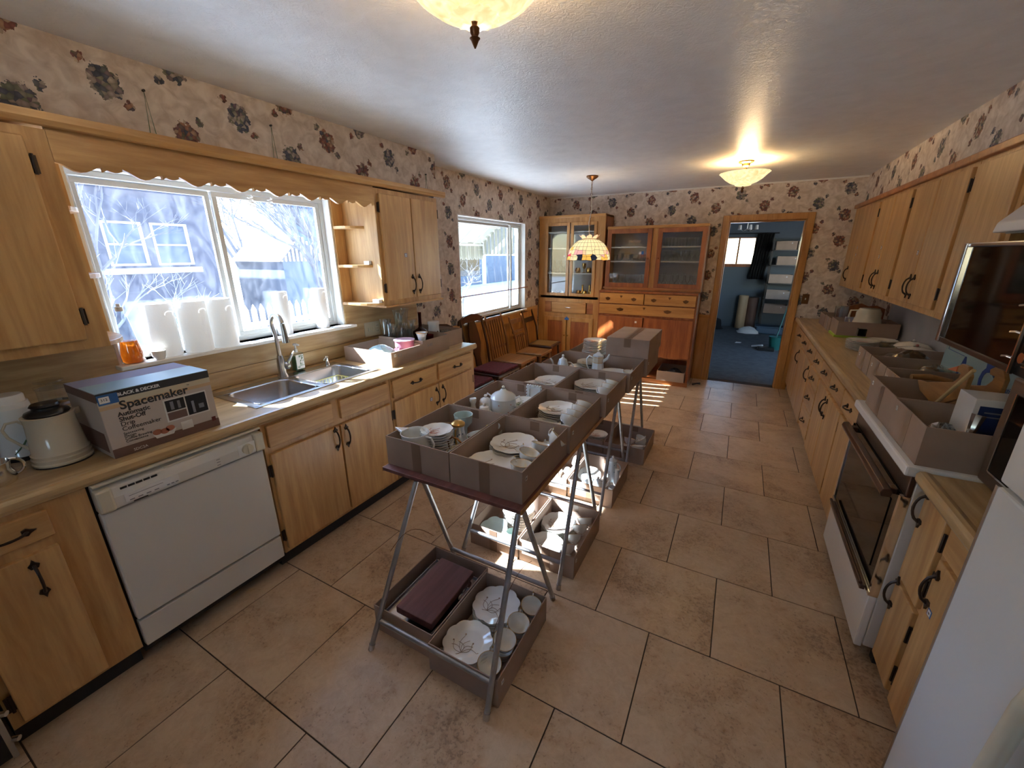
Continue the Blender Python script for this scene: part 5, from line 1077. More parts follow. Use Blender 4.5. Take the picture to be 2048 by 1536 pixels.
# ------------------------------------------------------------------ folding tables with trays
def fold_table(label, y0, y1, tr):
    t = thing('folding_table', label, 'table', (-.97, (y0 + y1) / 2, 0)); b = B(); n = 10; rs = []
    part('table_top', B().prism([(y0, .708), (y1, .708), (y1, .726), (y0, .726)], 'x', -1.335, -.612), 'burl', t, bev=.003)
    part('top_edge', B().box(-1.337, -1.333, y0, y1, .706, .7265), 'oak_h', t)
    part('top_edge', B().box(-.614, -.610, y0, y1, .706, .7265), 'oak_h', t)
    for (ya, yf, yb) in tr:
        for xx, xt in ((-1.205, -1.13), (-.605, -.72)):
            for yy in (yf, yb):
                sx = -.025 if xx < -1 else .0
                top = (xx + (.07 if xx < -1 else -.02), ya + (-.02 if yy == yf else .02), .708)
                l = part('leg', B().tube([(xx, yy, .004), top], .0115, 9), 'pipe', t, smooth=True); part('foot_cap', B().tube([(xx, yy, 0), (xx + (top[0] - xx) * .03, yy + (top[1] - yy) * .03, .025)], .0135, 9), 'steel', l)
        for yy in (yf, yb):
            k = .17; x_a = -1.205 + .07 * k; x_b = -.605 - .02 * k; yq = yy + (ya - yy) * k
            part('cross_bar', B().tube([(x_a, yq, .708 * k), (x_b, yq, .708 * k)], .011, 9), 'pipe', t, smooth=True)
    return t
fold_table('near half of the narrow folding table with burgundy edge and pipe legs', 1.19, 2.50, [(1.21, .895, 1.53), (1.93, 1.60, 2.26)])
fold_table('far half of the narrow folding table with pipe legs under the closed carton', 2.505, 3.80, [(2.66, 2.32, 2.99), (3.36, 3.03, 3.69)])
for (p, q, lb) in (((-1.165, 1.03, .44), (-1.04, 1.17, .47), 'thin brown wire looped between the left legs of the near trestle'), ((-.645, 1.02, .27), (-.655, 1.38, .33), 'thin brown wire looped between the right legs of the near trestle')):
    P = [tuple(p[i] + (q[i] - p[i]) * t + (0, 0, .07 * math.sin(PI * t))[i] for i in range(3)) for t in [k / 10 for k in range(11)]]
    one('leg_wire', B().tube(P, .0013, 4), 'bronze', lb, 'wire')
TT = .727
def note(tr_, s, sz, x, y, z, f='-y', m='ink_red'): text(s, sz, (x, y, z), f, m, tr_)
A = tray('cardboard_tray', 'nearest right cardboard tray on the table, with two plate stacks and cups', -.972, -.627, 1.228, 1.705, TT, .142, stick=[('+x', 1.262, .10)])
A1 = tray('cardboard_tray', 'nearest left cardboard tray on the table, with a creamer and bowls', -1.335, -.978, 1.228, 1.705, TT, .142, stick=[('-x', 1.3, .1)])
Bt = tray('cardboard_tray', 'second right cardboard tray on the table from the near end, with plates and cups', -.962, -.617, 1.718, 2.212, TT, .142, stick=[('+x', 1.755, .10)])
B1 = tray('cardboard_tray', 'second left cardboard tray on the table, with the lidded tureen', -1.315, -.966, 1.712, 2.215, TT, .142)
Ct = tray('cardboard_tray', 'third right cardboard tray on the table from the near end, with plates and cups', -.935, -.594, 2.255, 2.735, TT, .142, stick=[('+x', 2.292, .10)])
C1 = tray('cardboard_tray', 'third left cardboard tray on the table, nearly empty with two platters', -1.305, -.94, 2.262, 2.752, TT, .142)
D = tray('cardboard_tray', 'wide cardboard tray across the table with the teapot and coffee pot', -1.25, -.575, 2.765, 3.232, TT, .142, stick=[('+x', 2.82, .10)])
E1 = tray('cardboard_tray', 'far left cardboard tray on the table with the tall plate stack', -1.215, -.885, 3.245, 3.74, TT, .142)
E2 = tray('cardboard_tray', 'far right cardboard tray on the table, under the closed carton', -.878, -.55, 3.245, 3.74, TT, .142, stick=[('+x', 3.29, .10)])
cc2 = thing('closed_carton', 'closed cardboard carton with a tape strip on top at the far end of the table', 'box', (-.715, 3.5, TT + .143))
part('carton', B().box(-.885, -.548, 3.235, 3.80, TT + .143, 1.02), 'card', cc2, bev=.003); part('tape', B().box(-.745, -.69, 3.235, 3.80, 1.0202, 1.0210), 'tape', cc2); part('tape', B().box(-.745, -.69, 3.2342, 3.2348, .95, 1.02), 'tape', cc2); part('flap_seam', B().box(-.719, -.716, 3.235, 3.80, 1.0211, 1.0214), 'box_brown', cc2)
text('42', .036, (-1.3303, 1.34, TT + .09), '+x', 'ink_red', A1)
# low trays on the floor
L1 = tray('cardboard_tray', 'floor tray nearest the front at left, with burgundy wood case and flatware', -1.262, -.925, .985, 1.43, 0, .14, tape=None)
L2 = tray('cardboard_tray', 'floor tray nearest the front at right, with gold-sprigged plates and cups', -.918, -.585, .95, 1.40, 0, .14, stick=[('+x', .985, .10)], tape=None)
L3 = tray('cardboard_tray', 'second floor tray from the front at left, sunlit, with a plate stack', -1.21, -.893, 1.69, 2.15, 0, .14, tape='-y')
L4 = tray('cardboard_tray', 'second floor tray from the front at right, with plates and tilted cups', -.885, -.56, 1.70, 2.16, 0, .14, tape='-y', stick=[('+x', 1.735, .10)])
L5 = tray('cardboard_tray', 'third floor tray from the front at left, with white figurines', -1.20, -.883, 2.42, 2.87, 0, .14)
L6 = tray('cardboard_tray', 'third floor tray from the front at right, with blue floral pots', -.875, -.555, 2.43, 2.87, 0, .14)
L7 = tray('cardboard_tray', 'farthest floor tray at left, with a small plate stack', -1.15, -.832, 3.14, 3.61, 0, .14)
L8 = tray('cardboard_tray', 'farthest floor tray at right, with loose cups', -.824, -.488, 3.14, 3.59, 0, .14)
# ------------------------------------------------------------------ tableware prototypes
def sprig(R, z, mat='sprig', n=9, seed=1):
    rd = random.Random(seed); b = B(); o = Vector((-.25 * R, -.45 * R, z))
    for k in range(n):
        a = -1.3 + 2.9 * k / (n - 1) + rd.uniform(-.1, .1); L = R * rd.uniform(.55, .95); cv = rd.choice((-1, 1)) * R * .18
        pts = [tuple(o + Vector((math.sin(a) * L * t + math.cos(a) * cv * math.sin(PI * t), math.cos(a) * L * t - math.sin(a) * cv * math.sin(PI * t), 0))) for t in [q / 6 for q in range(7)]]
        b.tube(pts, .0009, 3)
        if k % 2 == 0:
            e = pts[-1]; c, s = math.sin(a), math.cos(a); w = R * .05; l_ = R * .11
            b.quad(e, (e[0] + c * l_ * .5 + s * w, e[1] + s * l_ * .5 - c * w, z + .001), (e[0] + c * l_, e[1] + s * l_, z + .001), (e[0] + c * l_ * .5 - s * w, e[1] + s * l_ * .5 + c * w, z + .001))
    return b
def plate_b(R, wav=.06, wk=8, h=.018, n=80): return B().lathe([(.0005, .004), (R * .6, .004), (R * .68, .007), (R, h), (R * 1.005, h - .002), (R * .7, .001), (R * .55, 0), (.0005, 0)], n, wav=wav, wk=wk, wr=R * .55)
def mk_plate(name, R, label, loc, group=None, mat='china', sp='sprig', wav=.06, wk=8, seed=1, gilt=True):
    t = thing(name, label, 'plate', loc, 0, group); part('dish', plate_b(R, wav, wk), mat, t, world=False, smooth=True)
    if sp: part('painted_sprig', sprig(R * .9, .0056, sp, seed=seed), sp, t, world=False)
    return t
PROTO = {}
def stack(name, R, x, y, z, n, where, sp='sprig', mat='china', wav=.055, wk=10, gap=.0075, rz=0, tilt=0, h=.018):
    """n plates as things, the topmost one carrying its painted sprig"""
    key = (R, mat, wav, wk)
    for i in range(n):
        top = i == n - 1; o_ = ['topmost', 'second plate down', 'third plate down', 'fourth plate down', 'fifth plate down', 'sixth plate down', 'seventh plate down', 'eighth plate down', 'ninth plate down', 'tenth plate down'][n - 1 - i] if n > 1 else 'single'
        lb = ('%s scalloped white plate %s' % (o_, where)) if (top or n == 1) else ('%s in the stack %s' % (o_, where))
        jx_, jy_ = rnd.uniform(-.004, .004), rnd.uniform(-.004, .004)
        if top and sp:
            t = thing(name, lb, 'plate', (x, y, z + i * gap), rz + rnd.uniform(-.2, .2)); k2 = key + (sp,)
            if k2 not in PROTO: PROTO[k2] = (part('dish', plate_b(R, wav, wk, h), mat, t, world=False, smooth=True), part('painted_sprig', sprig(R * .9, .0056, sp), sp, t, world=False))
            else:
                for q in PROTO[k2]: c = q.copy(); C.objects.link(c); c.parent = t
        else:
            if key not in PROTO: PROTO[key] = part(name, plate_b(R, wav, wk, h), mat, None, world=False, smooth=True); t = PROTO[key]
            else: t = PROTO[key].copy(); C.objects.link(t)
            t.location = (x + jx_, y + jy_, z + i * gap); t.rotation_euler = (0, 0, rz); tag(t, lb, 'plate')
        if tilt: t.rotation_euler = (tilt, 0, rz)
cupP = {}
def cup(label, x, y, z, rz=0, tilt=(0, 0), s=1, mat='china', name='teacup'):
    k = mat
    if k not in cupP:
        t = thing(name, label, 'cup', (0, 0, 0))
        part('bowl', B().lathe([(.018, 0), (.022, .003), (.014, .010), (.026, .018), (.040, .035), (.047, .062), (.0455, .062), (.038, .036), (.024, .021), (.001, .017)], 28, cap0=True), mat, t, world=False, smooth=True)
        part('gilt_rim', B().tube([(.0465 * math.cos(a), .0465 * math.sin(a), .062) for a in [2 * PI * q / 28 for q in range(28)]], .0011, 4, True), 'gilt', t, world=False)
        hp_ = [(.042, .052), (.056, .066), (.066, .06), (.064, .042), (.052, .03), (.037, .028)]
        part('handle', B().tube([(a, 0, b_) for a, b_ in hp_], .0032, 6), mat, t, world=False, smooth=True); part('thumb_rest', B().tube([(.056, 0, .066), (.06, 0, .074)], [.003, .0015], 5), 'gilt', t, world=False)
        cupP[k] = t
    else: t = dup(cupP[k], label=label)
    t.location = (x, y, z); t.rotation_euler = (tilt[0], tilt[1], rz); t.scale = (s,) * 3; t['label'] = label; return t
F0 = TT + .0045
# tray A
stack('scalloped_plate', .112, -.838, 1.555, F0, 6, 'at the back of the nearest right tray', gap=.012)
stack('scalloped_plate', .112, -.848, 1.362, F0, 5, 'at the front of the nearest right tray', gap=.011, rz=.3)
stack('saucer_plate', .060, -.70, 1.35, F0, 4, 'under the front cup of the nearest right tray', sp=None, wav=0, gap=.008)
for i, (x, y, z, ti) in enumerate(((-.692, 1.335, F0 + .045, (.15, .05)), (-.712, 1.43, F0 + .052, (.25, -.1)), (-.70, 1.535, F0 + .045, (.35, .15)), (-.685, 1.63, F0 + .06, (.75, -.35)))):
    cup(['nearest', 'second', 'third', 'farthest'][i] + ' teacup in the row of the nearest right tray', x, y, z, 2.6, ti, 1.0)
for i, (x, y) in enumerate(((-.70, 1.45), (-.695, 1.55), (-.69, 1.64))): cup(['near', 'middle', 'far'][i] + ' upright teacup under the cup row of the nearest right tray', x, y, F0, 2.4, (0, 0), .98)
# tray B
stack('scalloped_plate', .113, -.818, 2.055, F0, 7, 'at the back of the second right tray', gap=.012)
stack('scalloped_plate', .112, -.845, 1.86, F0, 4, 'at the front of the second right tray', gap=.009, rz=.4)
for i, y in enumerate((1.885, 1.965, 2.045, 2.125)): cup(['nearest', 'second', 'third', 'farthest'][i] + ' teacup in the row of the second right tray', -.700, y, F0 + .055, 2.7, (.55, .2)); 
for i, y in enumerate((1.87, 1.97, 2.07)): cup(['near', 'middle', 'far'][i] + ' teacup beneath the cup row of the second right tray', -.70, y, F0, 2.5, (0, 0), .97)
# tray C
stack('scalloped_plate', .122, -.79, 2.60, F0, 7, 'at the back of the third right tray', gap=.011)
stack('scalloped_plate', .112, -.83, 2.40, F0, 4, 'at the front of the third right tray', gap=.009)
for i, y in enumerate((2.44, 2.53, 2.62)): cup(['nearest', 'middle', 'farthest'][i] + ' teacup in the row of the third right tray', -.672, y, F0 + .05, 2.7, (.5, .15))
for i, y in enumerate((2.42, 2.52, 2.62)): cup(['near', 'middle', 'far'][i] + ' teacup beneath the cup row of the third right tray', -.672, y, F0, 2.5, (0, 0), .95)
# C1 platters, D plates, E stack
stack('serving_platter', .125, -1.14, 2.46, F0, 5, 'in front in the third left tray', sp=None, wav=.09, wk=6, gap=.010)
stack('serving_platter', .120, -1.09, 2.60, F0, 6, 'behind in the third left tray', wav=.05, wk=10, gap=.010, rz=.5)
stack('dessert_plate', .085, -1.04, 3.05, F0, 6, 'between teapot and coffee pot in the wide tray', sp=None, wav=0, gap=.010)
stack('dessert_plate', .095, -.99, 2.93, F0, 5, 'leaning near the coffee pot in the wide tray', wav=0, gap=.009, tilt=.12)
stack('dinner_plate', .125, -.745, 3.0, F0, 6, 'right of the coffee pot in the wide tray', wav=.03, gap=.010, sp='rose_p')
stack('dinner_plate', .105, -1.02, 3.36, F0, 10, 'in the tall stack of the far left tray', mat='china_blue', wav=0, gap=.0135, sp='sprig')
stack('flowered_plate', .098, -1.018, 3.36, F0 + .137, 7, 'above the tall stack, far left tray', wav=0, gap=.0125, sp='rose_p')
stack('gilt_plate', .10, -.985, 3.34 - .21, F0 + .06, 2, 'behind the coffee pot spout, with a gilt rim', wav=.04, gap=.02, sp='sprig', mat='cream_glaze')
cup('white teacup in the near right corner of the wide tray', -.625, 2.94, F0 + .045, 1.5, (.1, 0)); cup('teacup under the corner cup of the wide tray', -.63, 2.94, F0, 1.5)
def pot(name, label, cat, x, y, z, prof, mat, rz, spout=None, handle=None, lid=None, n=28, wav=0, wk=8, wr=.02, prints=None, knob='gilt', hm=None, cap=True, sc_=1):
    t = thing(name, label, cat, (x, y, z), rz); part('body', B().lathe(prof, n, wav=wav, wk=wk, wr=wr, cap0=cap), mat, t, world=False, smooth=True)
    if spout: part('spout', B().tube(spout[0], spout[1], 9), mat, t, world=False, smooth=True)
    if handle: part('handle', B().tube(handle[0], handle[1], 7), hm or mat, t, world=False, smooth=True)
    if lid: l = part('lid', B().lathe(lid, n, cap0=True), mat, t, world=False, smooth=True)
    if lid: c = part('lid_knob', B().ball((0, 0, lid[-1][1] + .008), .010, 8), knob, t, world=False, smooth=True)
    if prints:
        rd = random.Random(hash(label) % 97 if False else len(label)); b = B()
        for _ in range(prints[1]):
            a = rd.uniform(0, 2 * PI); h = rd.uniform(prints[2], prints[3])
            r = None
            for (r0, h0), (r1, h1) in zip(prof, prof[1:]):
                if min(h0, h1) <= h <= max(h0, h1) and h1 > h0: r = r0 + (r1 - r0) * (h - h0) / (h1 - h0) + .0012; break
            if r is None: continue
            d = .0045; p = lambda da, dh: ((r) * math.cos(a + da / r), (r) * math.sin(a + da / r), h + dh)
            b.quad(p(-d, 0), p(0, -d), p(d, 0), p(0, d))
        part('painted_flowers', b, prints[0], t, world=False)['kind'] = 'stuff'
    return t
# tray A1
pot('creamer_jug', 'cream porcelain jug with long spout at the front of the nearest left tray', 'jug', -1.235, 1.315, F0 + .022, [(.045, 0), (.058, .02), (.06, .045), (.052, .085), (.056, .108), (.053, .108), (.048, .085), (.055, .045), (.04, .01), (.001, .006)], 'china', 0, handle=([(.05, 0, .10), (.08, 0, .098), (.092, 0, .075), (.085, 0, .045), (.058, 0, .03)], .0045), prints=('lot_no', 14, .03, .07))
bpy.data.objects['creamer_jug'].scale = (1.2, 1.2, 1.12)
part('lip', B().prism([(-.048, -.022), (-.105, 0), (-.048, .022)], 'z', .098, .109), 'china', bpy.data.objects['creamer_jug'], world=False, bev=.002)
for i in range(9):
    n_b = 9; t = mk_plate('berry_bowl', .076, ('top floral berry bowl of the stack in the nearest left tray' if i == 8 else '%s berry bowl from the top in the nearest left tray stack' % ['ninth', 'eighth', 'seventh', 'sixth', 'fifth', 'fourth', 'third', 'second'][i]), (-1.175, 1.40, F0 + .02 + i * .0125), sp=('rose_p' if i == 8 else None), wav=.05, wk=10) if i in (0, 8) else dup(b0, (-1.175 + rnd.uniform(-.003, .003), 1.40, F0 + .02 + i * .0125), label='%s berry bowl from the top in the nearest left tray stack' % ['ninth', 'eighth', 'seventh', 'sixth', 'fifth', 'fourth', 'third', 'second'][i])
    if i == 0: b0 = t
    t['category'] = 'bowl'
t = thing('handled_basket', 'tiny porcelain basket with a bronze overhead handle and gold rose', 'basket', (-1.055, 1.40, F0)); part('dish', B().lathe([(.03, 0), (.045, .02), (.055, .055), (.05, .055), (.04, .02), (.001, .008)], 24, cap0=True, wav=.08, wk=8, wr=.03), 'cream_glaze', t, world=False, smooth=True)
part('handle', B().tube([(-.05, -.0, .05), (-.055, 0, .09), (-.03, 0, .115), (.0, 0, .112), (.03, 0, .09), (.05, 0, .055)], .0045, 6), 'bronze', t, world=False, smooth=True); part('rose', B().ball((.015, -.01, .055), .014, 7).ball((-.012, .012, .052), .010, 7), 'gilt', t, world=False, smooth=True)
t = pot('gilt_pitcher', 'small porcelain chocolate pot with gilt top and handle', 'pitcher', -1.125, 1.505, F0, [(.04, 0), (.044, .01), (.042, .05), (.030, .10), (.031, .125), (.034, .132)], 'china_blue', -1.2, handle=([(.032, 0, .12), (.055, 0, .125), (.062, 0, .09), (.052, 0, .05), (.04, 0, .045)], .0045), prints=('sprig_b', 16, .03, .09), hm='gilt')
part('gilt_top', B().lathe([(.0345, .128), (.034, .138), (.020, .150), (.001, .153)], 20), 'gilt', t, world=False, smooth=True)
pot('celadon_bowl', 'pale green footed bowl at the back of the nearest left tray', 'bowl', -1.175, 1.62, F0, [(.03, 0), (.018, .02), (.02, .06), (.045, .09), (.050, .135), (.047, .135), (.042, .092), (.001, .07)], 'celadon', 0)
pot('brown_mug', 'small brown mug half hidden beside the green bowl', 'mug', -1.235, 1.56, F0, [(.03, 0), (.033, .05), (.034, .085), (.031, .085), (.028, .01), (.001, .008)], 'box_tan', 2.5, handle=(arc((.03, 0, .045), .022, .025, -PI / 2, PI / 2), .004))
t = pot('sauce_boat', 'white porcelain sauce boat with curled handle in the nearest left tray', 'gravy boat', -1.03, 1.555, F0 + .02, [(.03, 0), (.02, .01), (.038, .035), (.045, .065), (.042, .065), (.033, .035), (.001, .015)], 'china_blue', .9, handle=(arc((.055, 0, .085), .014, .018, -PI, PI * .6, 0, 12), .0035)); t.scale = (1.5, .8, 1)
t = thing('lidded_dish', 'cream rectangular dish leaning at the back of the nearest left tray', 'dish', (-1.02, 1.64, F0 + .03)); part('dish', B().prism([(-.05, -.03), (.05, -.035), (.055, .03), (-.045, .035)], 'z', 0, .045), 'cream_glaze', t, world=False, bev=.008); part('base', B().box(-.04, .04, -.02, .02, -.03, 0), 'cream_glaze', t, world=False); part('knob', B().ball((-.02, 0, .055), .009, 7), 'gilt', t, world=False)
# tray B1
t = pot('lidded_tureen', 'large lidded porcelain tureen with scrolled handles and pink flowers', 'tureen', -1.15, 2.0, F0, [(.05, 0), (.055, .01), (.075, .03), (.078, .06), (.074, .10), (.078, .115), (.001, .112)], 'china_blue', .2, lid=[(.079, .115), (.070, .13), (.05, .145), (.02, .158), (.012, .17)], knob='china', wav=.04, wk=12, prints=('rose_p', 18, .02, .09))
for s_ in (-1, 1): part('scroll_handle', B().tube([(s_ * .07, 0, .11), (s_ * .10, 0, .13), (s_ * .115, 0, .10), (s_ * .10, 0, .06), (s_ * .08, 0, .05)], .006, 6), 'china_blue', t, world=False, smooth=True)
pot('sugar_bowl', 'small lidded sugar bowl with two handles in the tureen tray', 'sugar bowl', -1.245, 1.95, F0 + .01, [(.025, 0), (.04, .02), (.042, .055), (.036, .08), (.001, .08)], 'china_blue', .5, handle=(arc((.038, 0, .05), .02, .022, -PI / 2, PI / 2), .004), lid=[(.038, .08), (.03, .095), (.01, .105)], knob='china')
pot('salt_shaker', 'tall waisted porcelain shaker at the left of the tureen tray', 'shaker', -1.275, 1.86, F0 + .02, [(.022, 0), (.026, .03), (.016, .055), (.014, .075), (.022, .095), (.020, .11), (.001, .115)], 'china', 0)
pot('salt_shaker', 'squat domed porcelain shaker in the near left corner of the tureen tray', 'shaker', -1.285, 1.775, F0 + .025, [(.032, 0), (.036, .03), (.03, .05), (.001, .062)], 'china', 0)
pot('mustard_pot', 'small lidded mug with ear handle in front of the tureen', 'pot', -1.195, 1.855, F0 + .01, [(.03, 0), (.032, .05), (.03, .07), (.001, .07)], 'china', .2, handle=(arc((.03, 0, .04), .022, .022, -PI / 2, PI / 2), .004), lid=[(.031, .07), (.026, .085), (.008, .09)], knob='china')
pot('tiny_basket', 'tiny porcelain basket with gilt overhead handle in the tureen tray', 'basket', -1.20, 1.765, F0 + .03, [(.02, 0), (.032, .025), (.03, .025), (.001, .006)], 'china', 1.2, handle=(arc((0, 0, .022), .03, .045, 0, PI), .003), hm='gilt')
pot('creamer', 'small white creamer with gilt stopper right of the tiny basket', 'creamer', -1.105, 1.80, F0 + .01, [(.02, 0), (.03, .02), (.028, .05), (.024, .06)], 'china', 2, handle=(arc((.025, 0, .035), .018, .018, -PI / 2, PI / 2), .003), lid=[(.02, .06), (.012, .07)], knob='gilt')
pot('small_vase', 'short white bud pot in front of the tureen at right', 'vase', -1.045, 1.80, F0, [(.03, 0), (.038, .025), (.02, .045), (.026, .055)], 'china', 0)
stack('serving_platter', .095, -1.055, 2.07, F0, 7, 'right of the tureen', wav=.05, wk=14, gap=.0105, sp='green_p', mat='china')
t = thing('porcelain_frame', 'white ruffled porcelain frame standing at the back of the tureen tray', 'frame', (-1.035, 2.185, F0 + .045)); b = B()
b.box(-.045, -.03, -.006, .006, 0, .10).box(.03, .045, -.006, .006, 0, .10).box(-.03, .03, -.006, .006, 0, .015).box(-.03, .03, -.006, .006, .085, .10)
for k in range(6): b.ball((-.042 + .0168 * k, 0, .103), .009, 6)
for k in range(5): b.ball((-.047, 0, .01 + .02 * k), .008, 6).ball((.047, 0, .01 + .02 * k), .008, 6)
part('ruffled_frame', b, 'china_blue', t, world=False, smooth=True); part('backing', B().box(-.03, .03, 0, .004, .015, .085), 'white', t, world=False); part('foot', B().box(-.03, .03, -.02, .02, -.045, 0), 'china_blue', t, world=False)
# tray D pots
pot('teapot', 'small white teapot with upright spout and round handle in the wide tray', 'teapot', -1.135, 2.92, F0, [(.04, 0), (.045, .02), (.05, .06), (.042, .11), (.034, .13), (.001, .13)], 'china_blue', .15, spout=([(-.045, 0, .05), (-.075, 0, .08), (-.085, 0, .125), (-.10, 0, .145)], [.013, .010, .007, .005]), handle=(arc((.05, 0, .09), .034, .034, -PI * .6, PI * .6), .0045), lid=[(.035, .13), (.03, .145), (.012, .155), (.008, .165)], knob='china', prints=('sprig_b', 12, .04, .10))
t = pot('coffee_pot', 'tall octagonal coffee pot with gilt bands and large handle in the wide tray', 'coffee pot', -.895, 3.06, F0, [(.055, 0), (.052, .02), (.042, .12), (.040, .16), (.001, .16)], 'china_blue', .25, n=8, spout=([(.03, 0, .12), (.07, 0, .15), (.085, 0, .185)], [.014, .010, .006]), handle=([(-.038, 0, .15), (-.07, 0, .165), (-.088, 0, .14), (-.085, 0, .09), (-.065, 0, .045), (-.05, 0, .035)], .006), lid=[(.042, .16), (.04, .175), (.02, .188), (.01, .20)], knob='china', prints=('green_p', 14, .02, .07))
part('gilt_band', B().lathe([(.0425, .118), (.0405, .16)], 8), 'cream_glaze', t, world=False); part('gilt_band', B().lathe([(.0432, .115), (.0432, .119)], 8).lathe([(.0415, .158), (.043, .163)], 8), 'gilt', t, world=False)
# floor trays
G0 = .0045
t = thing('silver_tray', 'silver serving tray under the burgundy case in the front floor tray', 'tray', (-1.10, 1.2, G0)); t.location = (-1.10, 1.205, .07)
part('tray_plate', B().box(-.135, .135, -.195, .195, 0, .004), 'steel', t, world=False, bev=.003); part('tray_rim', B().box(-.14, -.13, -.2, .2, .002, .014).box(.13, .14, -.2, .2, .002, .014).box(-.13, .13, -.2, -.19, .002, .014).box(-.13, .13, .19, .2, .002, .014), 'steel', t, world=False, bev=.004)
t.rotation_euler = (0, .04, .0)
one('flatware_box', B().box(-1.23, -.96, 1.02, 1.39, G0, .066), 'black', 'dark flatware box under the silver tray', 'box', bev=.004)
t = thing('wooden_flatware_case', 'burgundy woodgrain flatware case lying on the silver tray', 'case', (-1.062, 1.19, .125), -.0, rot=(0, .05, .03)); part('case', B().box(-.098, .098, -.172, .172, -.008, .030), 'burl', t, world=False, bev=.004); part('case_base', B().box(-.094, .094, -.168, .168, -.012, -.008), 'toe', t, world=False)
for i in range(5):
    t = thing('serving_spoon', ORD[i] + ' silver serving spoon from the front beside the burgundy case', 'cutlery', (-.945 + (i % 2) * .008, 1.10 + i * .035, .10 + .004 * i), .12 * i - .2, 'loose silver cutlery in the front floor tray'); part('handle', B().tube([(0, -.10, 0), (0, 0, .004), (0, .05, .0)], [.005, .003, .003], 6, flat=.5), 'steel', t, world=False, smooth=True); part('spoon_bowl', B().lathe([(.001, 0), (.012, .003), (.018, .008)], 12, (0, .066), -.004, ell=1.4), 'steel', t, world=False, smooth=True)
stack('scalloped_plate', .108, -.79, 1.285, G0, 8, 'at the back of the front right floor tray', gap=.0115, wav=.07)
stack('scalloped_plate', .104, -.805, 1.07, G0, 7, 'at the front of the front right floor tray', gap=.0115, wav=.07, rz=.4)
for i, (x, y) in enumerate(((-.645, 1.345), (-.655, 1.235), (-.668, 1.135), (-.680, 1.03))):
    cup(['farthest', 'third', 'second', 'nearest'][i] + ' upper teacup in the front right floor tray', x, y, G0 + (.055 if i < 3 else .03), 1.9, (.15, -.15), 1.05)
    if i < 3: cup(['far', 'middle', 'near'][i] + ' teacup nested below in the front right floor tray', x, y, G0, 1.8, (0, 0), 1.0)
stack('scalloped_plate', .105, -.775, 2.02, G0, 6, 'at the back of the second right floor tray', gap=.0115, wav=.07)
stack('scalloped_plate', .105, -.775, 1.815, G0, 5, 'at the front of the second right floor tray', gap=.0115, wav=.04, rz=.3)
for i, (x, y) in enumerate(((-.625, 2.09), (-.63, 2.01), (-.635, 1.91), (-.635, 1.81))): cup(['farthest', 'third', 'second', 'nearest'][i] + ' tilted teacup in the second right floor tray', x, y, G0 + .035, 1.2, (-.5, .45), 1.02)
stack('dinner_plate', .10, -1.035, 1.98, G0, 10, 'in the sunlit second left floor tray', gap=.012, wav=0, sp='sprig', mat='china')
stack('leaf_dish', .085, -1.11, 1.80, G0 + .02, 3, 'leaning at the front of the sunlit floor tray', gap=.014, wav=.12, wk=6, mat='celadon', sp=None, tilt=.25)
pot('creamer', 'pale green creamer at the front of the sunlit floor tray', 'creamer', -.985, 1.79, G0, [(.025, 0), (.035, .02), (.038, .06), (.03, .09)], 'celadon', 0, handle=(arc((.035, 0, .05), .02, .025, -PI / 2, PI / 2), .004))
for i, (x, y) in enumerate(((-1.09, 2.55), (-1.0, 2.52), (-.95, 2.62), (-1.05, 2.68), (-.94, 2.77), (-1.12, 2.78))):
    pot('white_figurine', ['white knotted porcelain figurine at the front left of the third left floor tray', 'white porcelain rose lump at the front middle of the third left floor tray', 'white figurine leaning on the right wall of the third left floor tray', 'round white sugar pot in the middle of the third left floor tray', 'tall white vase at the back right of the third left floor tray', 'tall white vase at the back left of the third left floor tray'][i], 'figurine', x, y, G0, [(.03, 0), (.038, .03), (.02, .055), (.032, .08), (.018, .11 + .02 * (i > 3)), (.001, .12 + .03 * (i > 3))], 'china', i, wav=.15, wk=5)
stack('blue_rim_plate', .085, -.79, 2.66, G0 + .05, 2, 'with blue dotted rim in the third right floor tray', gap=.012, wav=.03, sp='sprig_b', mat='china', tilt=.3)
pot('floral_jug', 'white jug with blue flowers lying in the third right floor tray', 'jug', -.785, 2.57, G0, [(.035, 0), (.045, .03), (.035, .08), (.04, .11)], 'china_blue', 1, handle=(arc((.04, 0, .06), .025, .03, -PI / 2, PI / 2), .005), prints=('sprig_b', 20, .02, .10))
pot('floral_teapot', 'white teapot with blue flowers in the third right floor tray', 'teapot', -.70, 2.58, G0, [(.03, 0), (.05, .03), (.052, .06), (.035, .09), (.001, .09)], 'china_blue', .5, spout=([(.045, 0, .04), (.07, 0, .06), (.08, 0, .09)], [.012, .009, .006]), lid=[(.03, .09), (.02, .10), (.008, .108)], knob='china', prints=('sprig_b', 18, .02, .08))
pot('floral_pot', 'tall white pot with blue flowers at the back of the third right floor tray', 'pot', -.655, 2.79, G0, [(.04, 0), (.042, .02), (.032, .12), (.03, .16), (.033, .17), (.001, .17)], 'china_blue', 0, handle=(arc((.032, 0, .11), .03, .04, -PI / 2, PI / 2), .005), lid=[(.03, .17), (.02, .18), (.008, .19)], knob='china', prints=('sprig_b', 20, .02, .15))
pot('floral_cup', 'small white floral pot in the right corner of the third right floor tray', 'pot', -.60, 2.60, G0, [(.025, 0), (.03, .03), (.025, .06)], 'china_blue', 0, prints=('sprig_b', 8, .01, .05))
pot('salt_shaker', 'slim white floral shaker beside the tall floral pot', 'shaker', -.605, 2.74, G0, [(.02, 0), (.022, .03), (.016, .11), (.018, .13), (.001, .135)], 'china_blue', 0, prints=('sprig_b', 8, .02, .1))
stack('dessert_plate', .085, -.94, 3.36, G0, 8, 'in the farthest left floor tray', gap=.0115, wav=0, sp='rose_p')
